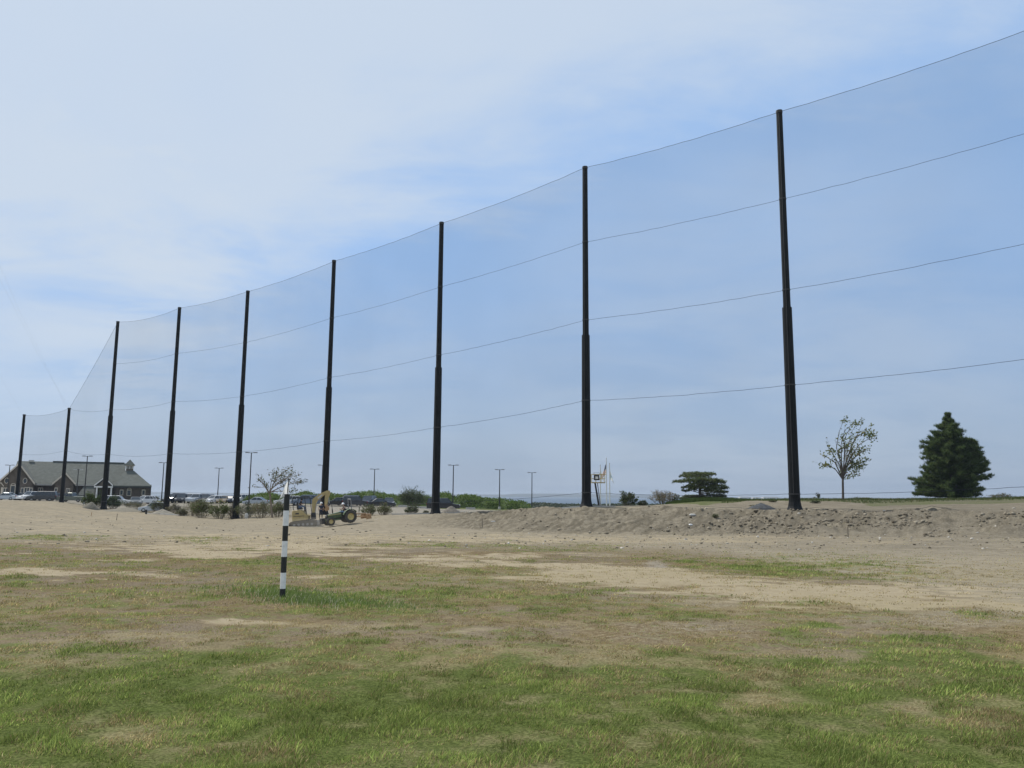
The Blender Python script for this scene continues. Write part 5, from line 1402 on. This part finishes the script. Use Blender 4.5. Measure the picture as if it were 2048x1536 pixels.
# ------------------------------------------------------------------ excavator
def excavator():
    d = 85; k = d / F; c = P(609, 1053.5, d)
    gz = float(terrain(c.x, c.y)); z0 = c.z
    root = empty('excavator', (c.x, c.y, z0), 0, 'tan yellow mini digger with open canopy, arm raised over the tractor', 'excavator')
    root.matrix_world = Matrix.Translation((c.x, c.y, z0)) @ Matrix.Rotation(math.radians(6), 4, 'Z') @ Matrix.Rotation(math.radians(-4), 4, 'Y')
    X = lambda u: (u - 609) * k; Z = lambda v: (1053.5 - v) * k
    for sy in (-1, 1):
        s = MB(); r = .3; L = 1.15
        pts = [(-L + r * math.cos(a), r + r * math.sin(a)) for a in [PI / 2 + PI * i / 8 for i in range(9)]] + [(L + r * math.cos(a), r + r * math.sin(a)) for a in [-PI / 2 + PI * i / 8 for i in range(9)]]
        s.prism(pts, sy * .75 - .2, sy * .75 + .2)
        for q in range(22):
            x = -L + 2 * L * q / 21
            s.box((x, sy * .75, 2 * r + .01), (.05, .40, .03)); s.box((x, sy * .75, -.005), (.05, .40, .03))
        tr = s.build('track', M['rubber'], root)
        s = MB()
        for q in range(5): s.lathe([(0, sy * .21), (.13, sy * .21), (.13, sy * .24), (0, sy * .25)], 14, 'Y', c=(-.9 + .45 * q, sy * .75, .26))
        s.build('roller', M['grey'], tr)
    s = MB(); s.box((0, 0, .55), (1.3, 1.2, .3)); s.lathe([(.5, .6), (.5, .8), (0, .8)], 20); s.build('undercarriage', M['dark'], root)
    s = MB(); s.box((1.45, 0, .35), (.1, 1.8, .5)); s.box((1.1, .5, .35), (.7, .1, .12)); s.box((1.1, -.5, .35), (.7, .1, .12)); s.build('dozer_blade', M['grey'], root)
    # upper body: counterweight and tapering engine cover
    pr = [(X(588), Z(1042)), (X(618), Z(1040)), (X(620), Z(1032)), (X(614), Z(1029)), (X(609), Z(1022)), (X(603), Z(1020)), (X(589), Z(1020.5)), (X(587.5), Z(1024))]
    s = MB(); s.loft([[(x * f + (1 - f) * X(602), y, z if f == 1 else Z(1031) + (z - Z(1031)) * .94) for (x, z) in pr] for (y, f) in ((-.85, .95), (-.75, 1), (.75, 1), (.85, .95))]); s.build('engine_cover', M['yellow'], root)
    s = MB(); s.box((X(601), -.862, Z(1032)), (1.1, .02, .05)); s.box((X(598), -.865, Z(1027)), (.35, .02, .14)); s.build('side_vent', M['dark'], root)
    s = MB(); s.box((X(619), 0, Z(1040)), (1.0, 1.5, .1)); s.build('floor_plate', M['dark'], root)
    for (ub, ut, y) in ((590.5, 589, -.6), (597, 596, .6), (616, 612.5, -.6), (623, 619.5, .6)):
        s = MB(); s.tube((X(ub), y, Z(1021 if ub < 600 else 1036)), (X(ut), y, Z(996.5)), .038, n=6); s.build('canopy_post', M['black'], root)
    s = MB(); s.frustum((X(587), X(623.5), -.72, .72, Z(997)), (X(588.5), X(622), -.66, .66, Z(994.6))); s.build('canopy_roof', M['black'], root)
    s = MB(); s.box((X(601), 0, Z(1018)), (.55, .55, .14)); s.box((X(597), 0, Z(1012)), (.13, .55, .6)); s.build('seat', M['dark'], root)
    for y in (-.3, .3):
        s = MB(); s.tube((X(612), y, Z(1030)), (X(611), y, Z(1013)), .025, n=6); s.lathe([(0, -.04), (.04, 0), (0, .06)], 8, c=(X(611), y, Z(1012.5))); s.build('control_lever', M['dark'], root)
    # boom (bent), stick and bucket, slightly swung
    def poly(pts, wy, y=0):
        s = MB(); s.prism([(X(a), Z(b)) for a, b in pts], y - wy / 2, y + wy / 2); return s
    poly([(624.5, 1030), (629.5, 1030), (632.5, 1010), (636, 1004), (652, 992), (659, 990), (659, 985.5), (655, 985.5), (643, 989.5), (628, 999), (625.5, 1002)], .26).build('boom', M['yellow'], root)
    poly([(651, 990), (655.5, 985.5), (660, 986), (661, 991), (656.5, 1003), (654, 1014), (649, 1016), (649.5, 1005)], .22, .02).build('stick', M['yellow'], root)
    s = MB(); s.tube((X(629.5), .0, Z(1032)), (X(633.5), 0, Z(1008)), .05, n=8); s.build('boom_cylinder', M['steel'], root)
    s = MB(); s.tube((X(657.5), .0, Z(992)), (X(658), 0, Z(1011)), .04, n=8); s.build('stick_cylinder', M['steel'], root)
    poly([(649, 1013), (654.5, 1013), (657.5, 1019), (657, 1024), (652, 1026), (648.5, 1022), (651, 1019)], .6).build('bucket', M['orange'], root)
    poly([(622, 1040), (632, 1040), (631, 1027), (623, 1027)], .4).build('swing_bracket', M['dark'], root)
    s = MB(); s.box((X(641), -.14, Z(996.5)), (.55, .012, .15), rot=Matrix.Rotation(-.62, 3, 'Y')); s.build('decal', M['concrete'], root)
    w = Matrix(root.matrix_world)
    person(w @ Vector((X(601.5), 0, Z(1014))), math.radians(6), 'bareheaded person in dark shirt and jeans seated at the digger controls', SIT, 'plaid', 'jeans', .9, hat=False)
excavator()
# dust hanging round the machines
def dust():
    m = bpy.data.materials.new('dust_air'); m.use_nodes = True; nt = m.node_tree; nt.nodes.clear()
    o_ = nt.nodes.new('ShaderNodeOutputMaterial'); v = nt.nodes.new('ShaderNodeVolumePrincipled')
    v.inputs['Color'].default_value = (.72, .66, .55, 1); v.inputs['Density'].default_value = .06; v.inputs['Anisotropy'].default_value = .3
    nt.links.new(v.outputs[0], o_.inputs['Volume'])
    c = P(668, 1046, 80.5); s = MB(); n = 20; prof = [(math.sin(PI * i / 12), math.cos(PI * i / 12)) for i in range(13)]
    s.lathe(prof, 28); o = s.build('dust_cloud', m, None, smooth=True, loc=(c.x, c.y, c.z)); o.scale = (5.0, 2.2, .62)
    tag(o, 'faint tan dust cloud low around the tractor wheels', 'dust', kind='stuff')
dust()

# ------------------------------------------------------------------ clubhouse
def clubhouse():
    Y = 188.0; k = Y / F
    o0 = P(150, 1000, Y); gz = float(terrain(o0.x, o0.y)) - .3
    root = empty('clubhouse', (o0.x, o0.y, gz), 0, 'long clubhouse with grey green roof, brown gables and a small cupola', 'building')
    th = math.radians(26); root.rotation_euler = (0, 0, th)
    ex = Vector((math.cos(th), math.sin(th), 0)); ey = Vector((-math.sin(th), math.cos(th), 0)); oo = Vector((o0.x, o0.y, gz))
    def L(u, v, y=Y):
        r = ray(u, v); q = EYE + r * ((y - Y - (EYE - oo).dot(ey)) / r.dot(ey)) - oo
        return Vector((q.dot(ex), q.dot(ey), q.z))
    def X(u, y=Y): return L(u, 985, y).x
    def Zv(v, y=Y, u=150): return L(u, v, y).z
    XE = X(247, Y + 9)
    ze = Zv(967.5); zr = Zv(924.5, Y + 9)
    # main wall and roof
    s = MB(); s.box(((X(-20) + X(302)) / 2, 8.5, ze / 2), (X(302) - X(-20), 16, ze)); s.build('wall', M['brick'], root)
    rf = MB()
    rf.slab([(X(20), -.8, ze - .15), (XE, -.8, ze - .15), (XE, 9, zr), (X(20), 9, zr)], (0, 0, -.22))
    rf.slab([(X(20), 18, ze - .15), (XE, 18, ze - .15), (XE, 9, zr), (X(20), 9, zr)], (0, 0, -.22))
    R = rf.build('roof', M['roof'], root)
    s = MB(); s.prism([(0, 0), (1, 0), (.5, 1)], 0, .01)
    # raised ridge part and vent caps
    q = MB(); q.box(((X(95) + X(245)) / 2, 9, zr + .05), (X(245) - X(95), .5, .3)); q.build('ridge_cap', M['roof'], R)
    # gable end of the main block (right)
    s = MB(); s.slab([((XE - .15), -.2, ze - .2), ((XE - .15), 17.4, ze - .2), ((XE - .15), 9, zr - .3)], (-.2, 0, 0)); s.build('gable_wall', M['shingle'], root)
    s = MB(); s.slab([((XE + .1), -.9, ze - .35), ((XE + .1), 9, zr - .15), ((XE + .1), 9, zr + .12), ((XE + .1), -.9, ze - .02)], (.15, 0, 0)); s.build('rake_board', M['trim'], root)
    s = MB(); s.box(((X(68) + X(103)) / 2, -.78, ze - .32), (X(103) - X(68), .1, .28)); s.box(((X(150) + X(188)) / 2, -.78, ze - .32), (X(188) - X(150), .1, .28)); s.build('fascia', M['concrete'], root)
    def gable(u0, u1, ua, ve, va, yf, yb, m_, over=.5):
        x0, x1, xa = X(u0, Y + yf), X(u1, Y + yf), X(ua, Y + yf); za = Zv(va, Y + yf, ua); z0 = Zv(ve, Y + yf, (u0 + u1) / 2)
        sl = (za - z0) / (xa - x0)
        s = MB(); s.prism([(x0 + over, 0), (x1 - over, 0), (x1 - over, z0 + over * sl * .7 - .2), (xa, za - .25), (x0 + over, z0 + over * sl * .7 - .2)], yf, yb); s.build('gable_wall', m_, root)
        s = MB(); s.slab([(x0, yf - .5, z0), (xa, yf - .5, za), (xa, yb, za), (x0, yb, z0)], (0, 0, -.2)); s.slab([(x1, yf - .5, z0), (xa, yf - .5, za), (xa, yb, za), (x1, yb, z0)], (0, 0, -.2))
        s.build('roof', M['roof'], root)
        s = MB(); t = .42
        s.slab([(x0, yf - .62, z0 - t), (xa, yf - .62, za - t), (xa, yf - .62, za + .04), (x0, yf - .62, z0 + .04)], (0, .11, 0)); s.slab([(x1, yf - .62, z0 - t), (xa, yf - .62, za - t), (xa, yf - .62, za + .04), (x1, yf - .62, z0 + .04)], (0, .11, 0))
        s.build('rake_board', M['trim'], root)
    gable(-8, 68.5, 33.5, 966, 925.5, -5, 8, M['shingle'])
    gable(103, 150.5, 128, 967, 944.5, -3, 5, M['shingle'])
    def window(u0, u1, v0, v1, y, bars=1, arch=False):
        x0, x1, z1, z0 = X(u0, Y + y), X(u1, Y + y), Zv(v0, Y + y, u0), Zv(v1, Y + y, u0); t = .11
        s = MB()
        s.box(((x0 + x1) / 2, y - .05, z1), (x1 - x0 + t, .12, t * 1.5)); s.box(((x0 + x1) / 2, y - .05, z0), (x1 - x0 + t, .12, t))
        for i in range(bars + 1): s.box((x0 + (x1 - x0) * i / bars, y - .04, (z0 + z1) / 2), (t, .1, z1 - z0 - t * 1.3))
        f = s.build('window', M['trim'], root)
        s = MB(); s.box(((x0 + x1) / 2, y - .004, (z0 + z1) / 2), (x1 - x0, .02, z1 - z0)); s.build('pane', M['glass'], f)
        if arch:
            s = MB(); n = 10; xc = (x0 + x1) / 2; r = (x1 - x0) / 2
            pr = [Vector((xc + r * math.cos(PI * i / n), y - .05, z1 + .1 + r * .75 * math.sin(PI * i / n))) for i in range(n + 1)]
            s.path(pr, .07, 6); s.build('arch_frame', M['trim'], f)
    window(6, 15, 976, 990, -5, 2); window(20.5, 29.5, 971, 989, -5, 1, True); window(41.5, 47, 976, 989, -5, 1); window(48.5, 58, 975, 989, -5, 2); window(59, 64, 976, 989, -5, 1)
    window(76, 85, 976, 988, 0.5, 2); window(109, 114, 976, 990, -3, 1); window(132, 139, 977, 990, -3, 2); window(121, 127, 977, 986, -3, 2)
    for u in (11, 48):                # small oval windows in the big gable
        s = MB(); x, z = X(u, Y - 5), Zv(963, Y - 5); n = 14
        pr = [Vector((x + .38 * math.cos(2 * PI * i / n), -5.05, z + .6 * math.sin(2 * PI * i / n))) for i in range(n + 1)]
        s.path(pr, .07, 6); f = s.build('oval_window', M['trim'], root)
        s = MB(); s.prism([(p.x, p.z) for p in pr[:-1]], -5.02, -5.0); s.build('pane', M['glass'], f)
    # right hip roofed hall with cupola
    y0, y1 = -4.0, 12.0
    zE = Zv(971.5, Y + y0, 265); x0, x1 = X(226, Y + y0), X(302.5, Y + y0)
    s = MB(); s.box(((x0 + x1) / 2, (y0 + y1) / 2, (zE - .2) / 2), (x1 - x0 - 1.0, y1 - y0 - 1, zE - .2)); s.build('wall', M['brick'], root)
    cx0, cx1, zc = X(246, Y + 4), X(264, Y + 4), Zv(941, Y + 4, 255)
    s = MB(); s.frustum((x0, x1, y0, y1, zE), (cx0, cx1, 3, 5.2, zc)); s.frustum((x0 - .0, x1, y0, y1, zE - .22), (x0, x1, y0, y1, zE - .002)); hr = s.build('roof', M['roof'], root)
    s = MB(); s.box(((x0 + x1) / 2, y0 + .02, zE - .36), (x1 - x0 - .1, .1, .26)); s.build('fascia', M['dark'], root)
    cu = empty('cupola', (0, 0, 0)); cu.parent = root
    zt = Zv(930.5, Y + 4, 255)
    s = MB(); s.box(((cx0 + cx1) / 2 + .1, 4.1, (zc + zt) / 2 - .1), (cx1 - cx0 - .4, 2.0, zt - zc + .4)); s.build('wall', M['shingle'], cu)
    s = MB(); a0, a1 = X(244.5, Y + 4), X(266.5, Y + 4); za = Zv(918.5, Y + 4, 255); xm = (a0 + a1) / 2
    s.add([(a0, 2.7, zt), (a1, 2.7, zt), (a1, 5.6, zt), (a0, 5.6, zt), (xm, 4.1, za)], [(0, 1, 4), (1, 2, 4), (2, 3, 4), (3, 0, 4), (0, 3, 2, 1)]); s.build('roof', M['roof'], cu)
    s = MB(); s.box((xm, 2.98, zt - .14), (a1 - a0 - .3, .1, .2))
    s.build('trim', M['trim'], cu)
    for uu in (250, 256, 262):
        xx = X(uu - .5, Y + 3); s = MB(); s.box((xx, 3.06, (zc + zt) / 2 + .05), (.42, .08, .62)); s.build('louvre', M['concrete'], cu)
    window(254, 262, 980, 991, y0 + .5, 1, True); window(284, 290, 980, 990, y0 + .5, 1); window(240, 246, 980, 990, y0 + .5, 1)
    # porch
    yp = -7.0
    px0, px1, pa = X(187, Y + yp), X(225, Y + yp), X(207, Y + yp); zp = Zv(972.5, Y + yp, 207); zap = Zv(954, Y + yp, 207)
    s = MB(); s.slab([(px0, yp, zp), (pa, yp, zap), (pa, 2, zap), (px0, 2, zp)], (0, 0, -.18)); s.slab([(px1, yp, zp), (pa, yp, zap), (pa, 2, zap), (px1, 2, zp)], (0, 0, -.18)); s.build('porch_roof', M['roof'], root)
    s = MB(); s.prism([(px0 + .5, zp - .15), (px1 - .5, zp - .15), (pa, zap - .5)], yp + .15, yp + .3); s.build('pediment', M['shingle'], root)
    s = MB(); s.box(((px0 + px1) / 2, yp + .02, zp - .14), (px1 - px0, .2, .34))
    s.slab([(px0, yp - .1, zp - .02), (pa, yp - .1, zap - .25), (pa, yp - .1, zap + .05), (px0, yp - .1, zp + .28)], (0, .12, 0)); s.slab([(px1, yp - .1, zp - .02), (pa, yp - .1, zap - .25), (pa, yp - .1, zap + .05), (px1, yp - .1, zp + .28)], (0, .12, 0))
    s.build('porch_trim', M['white'], root)
    for uu in (193, 222):
        s = MB(); s.tube((X(uu, Y + yp), yp + .25, 0), (X(uu, Y + yp), yp + .25, zp - .3), .2, .17, 12); s.build('column', M['white'], root)
    # low roof left of the porch
    s = MB(); s.slab([(X(156), -3.5, Zv(990)), (X(190), -3.5, Zv(990)), (X(190), 0, Zv(968)), (X(170), 0, Zv(968))], (0, 0, -.18)); s.build('low_roof', M['roof'], root)
    # small chimney vent
    s = MB(); s.box((X(50), 8.6, zr + .15), (1.1, .5, .25)); s.build('roof_vent', M['concrete'], R)
    # white entrance canopy at the left edge
    s = MB(); s.slab([(X(-12, Y - 9), -9, Zv(972, Y - 9)), (X(0, Y - 9), -9, Zv(968, Y - 9)), (X(6, Y - 9), -9, Zv(975, Y - 9)), (X(6, Y - 9), -9, Zv(973, Y - 9)), (X(0, Y - 9), -9, Zv(966.5, Y - 9)), (X(-12, Y - 9), -9, Zv(970.5, Y - 9))], (0, .3, 0))
    s.box((X(3, Y - 9), -8.8, Zv(984, Y - 9) - .5), (.3, .3, Zv(975, Y - 9) - Zv(1000, Y - 9))); s.build('entrance_canopy', M['trim'], root)
clubhouse()

# low far buildings on the right horizon
for k, (u0, u1, v) in enumerate([(1478, 1500, 994.5), (1504, 1520, 995.5), (1524, 1556, 995)]):
    a, b = P(u0, v, 2600), P(u1, v, 2600)
    s = MB(); s.box((0, 0, (a.z + 21) / 2), (b.x - a.x, 30, a.z + 21 )); s.frustum((-(b.x - a.x) / 2, (b.x - a.x) / 2, -15, 15, a.z + 21 + .01), (-(b.x - a.x) / 2 + 4, (b.x - a.x) / 2 - 4, -3, 3, a.z + 23.5), 1)
    for w in range(5): s.box(((w - 2) * (b.x - a.x) / 6, -15.1, a.z + 15), ((b.x - a.x) / 12, .2, 2.4), m=1)
    o = s.build('distant_building', [M['white'], M['grey']], None, loc=((a.x + b.x) / 2, 2600, -21))
    tag(o, ['leftmost', 'middle', 'widest and rightmost'][k] + ' of three tiny white buildings on the far horizon', 'building', 'tiny white buildings on the far horizon')

# ------------------------------------------------------------------ haze
HAZE = 9e-5
def haze():
    m = bpy.data.materials.new('haze_air'); m.use_nodes = True; nt = m.node_tree; nt.nodes.clear()
    o_ = nt.nodes.new('ShaderNodeOutputMaterial'); v = nt.nodes.new('ShaderNodeVolumePrincipled')
    v.inputs['Color'].default_value = (.72, .82, .95, 1); v.inputs['Density'].default_value = HAZE; v.inputs['Anisotropy'].default_value = .2
    nt.links.new(v.outputs[0], o_.inputs['Volume'])
    s = MB(); s.box((0, 0, 4), (52000, 52000, 92)); o = s.build('haze', m); tag(o, 'pale blue air haze over the far sea', 'haze', kind='stuff')
haze()

# ------------------------------------------------------------------ sky, sun, camera
SUN_EL = math.radians(52); SUN_AZ = math.radians(-52)      # azimuth from straight ahead, positive to the right
w = bpy.data.worlds.new('World'); sc.world = w; w.use_nodes = True
nt = w.node_tree; N = nt.nodes; L = nt.links; N.clear()
out = N.new('ShaderNodeOutputWorld'); bg = N.new('ShaderNodeBackground'); bg.inputs['Strength'].default_value = .1
sky = N.new('ShaderNodeTexSky'); sky.sky_type = 'NISHITA'; sky.sun_disc = False
sky.sun_elevation = SUN_EL; sky.sun_rotation = SUN_AZ; sky.air_density = 1.0; sky.dust_density = 1.3; sky.ozone_density = 1.3
tc = N.new('ShaderNodeTexCoord')
def nm(op, a, b=None, c=None):
    x = N.new('ShaderNodeMath'); x.operation = op
    for i, q in enumerate((a, b, c)):
        if q is None: continue
        if isinstance(q, (int, float)): x.inputs[i].default_value = q
        else: L.new(q, x.inputs[i])
    return x.outputs[0]
sep = N.new('ShaderNodeSeparateXYZ'); L.new(tc.outputs['Generated'], sep.inputs[0])
zz = nm('ADD', nm('MAXIMUM', sep.outputs[2], 0.0), .18)
cmb = N.new('ShaderNodeCombineXYZ'); L.new(nm('DIVIDE', sep.outputs[0], zz), cmb.inputs[0]); L.new(nm('DIVIDE', sep.outputs[1], zz), cmb.inputs[1])
def wn(scale, det, rough, loc, rot=0, sx=1, sy=1, dist=0):
    mp = N.new('ShaderNodeMapping'); mp.inputs['Location'].default_value = loc; mp.inputs['Rotation'].default_value = (0, 0, rot); mp.inputs['Scale'].default_value = (sx, sy, 1)
    L.new(cmb.outputs[0], mp.inputs['Vector']); n = N.new('ShaderNodeTexNoise'); n.inputs['Scale'].default_value = scale; n.inputs['Detail'].default_value = det
    n.inputs['Roughness'].default_value = rough; n.inputs['Distortion'].default_value = dist; L.new(mp.outputs[0], n.inputs['Vector']); return n.outputs['Fac']
def mr(x, a, b, c=0, d=1):
    r = N.new('ShaderNodeMapRange'); r.interpolation_type = 'SMOOTHSTEP'; r.inputs[1].default_value = a; r.inputs[2].default_value = b; r.inputs[3].default_value = c; r.inputs[4].default_value = d
    L.new(x, r.inputs[0]); return r.outputs[0]
def dot(vec):
    x = N.new('ShaderNodeVectorMath'); x.operation = 'DOT_PRODUCT'; L.new(tc.outputs['Generated'], x.inputs[0]); x.inputs[1].default_value = vec; return x.outputs['Value']
d1 = ray(0, 640).normalized(); d2 = ray(2048, 40).normalized()
nrm = d1.cross(d2).normalized()
if nrm.dot(ray(500, 0).normalized()) < 0: nrm = -nrm
nA = wn(1.1, 7, .58, (3.1, 1.7, 0), .5, 1, 1.5, .4); nB = wn(2.6, 8, .6, (7.0, 2.0, 0), -.35, 1, 2.6, .6); nC = wn(.55, 4, .5, (1.0, 5.0, 0), .3)
edge = nm('ADD', dot(nrm), nm('ADD', nm('MULTIPLY', nm('SUBTRACT', nA, .5), .38), nm('MULTIPLY', nm('SUBTRACT', nB, .5), .12)))
big = mr(edge, -.09, .09)
def blob(u, v, r0, r1):
    c = ray(u, v).normalized(); return mr(dot(c), math.cos(math.radians(r1)), math.cos(math.radians(r0)))
b1 = nm('MULTIPLY', blob(250, 420, 3, 17), mr(nA, .32, .6)); b2 = nm('MULTIPLY', blob(1500, 720, 4, 24), mr(nA, .3, .65, .05, .40))
b3 = nm('MULTIPLY', blob(150, 620, 2, 12), mr(nB, .35, .65, 0, .55)); b4 = nm('MULTIPLY', blob(700, 700, 3, 16), mr(nA, .4, .7, 0, .3))
wisps = mr(nB, .45, .85, 0, .35)
cl = nm('MAXIMUM', nm('MAXIMUM', nm('MULTIPLY', big, mr(nC, .25, .6, .6, 1.0)), b1), nm('MAXIMUM', nm('MAXIMUM', b2, b3), nm('MAXIMUM', b4, nm('MULTIPLY', wisps, .3))))
hz = N.new('ShaderNodeMix'); hz.data_type = 'RGBA'; hz.inputs[6].default_value = (3.3, 4.4, 6.25, 1); hz.inputs[7].default_value = (2.9, 4.75, 7.9, 1)
L.new(mr(sep.outputs[2], .0, .34), hz.inputs[0])
cc = N.new('ShaderNodeRGB'); cc.outputs[0].default_value = (5.4, 6.15, 7.1, 1)
m1 = N.new('ShaderNodeMix'); m1.data_type = 'RGBA'; m1.inputs[0].default_value = .8; L.new(sky.outputs[0], m1.inputs[6]); L.new(hz.outputs[2], m1.inputs[7])
m2 = N.new('ShaderNodeMix'); m2.data_type = 'RGBA'; L.new(nm('MULTIPLY', cl, .92), m2.inputs[0]); L.new(m1.outputs[2], m2.inputs[6]); L.new(cc.outputs[0], m2.inputs[7])
L.new(m2.outputs[2], bg.inputs['Color']); L.new(bg.outputs[0], out.inputs['Surface'])

sd = bpy.data.lights.new('sun', 'SUN'); sd.energy = 3.7; sd.angle = math.radians(.55); sd.color = (1, .95, .87)
so = bpy.data.objects.new('sun', sd); C.objects.link(so)
dv = Vector((math.sin(SUN_AZ) * math.cos(SUN_EL), math.cos(SUN_AZ) * math.cos(SUN_EL), math.sin(SUN_EL)))
so.rotation_euler = (-dv).to_track_quat('-Z', 'Y').to_euler(); so.location = (0, 0, 60)

cd = bpy.data.cameras.new('camera'); cam = bpy.data.objects.new('camera', cd); C.objects.link(cam)
cd.lens = 28.2; cd.sensor_width = 36; cd.clip_start = .1; cd.clip_end = 90000
cam.matrix_world = Matrix.Translation(EYE) @ R3.to_4x4()
sc.camera = cam
sc.view_settings.view_transform = 'Standard'; sc.view_settings.look = 'None'; sc.view_settings.exposure = .2; sc.view_settings.gamma = 1
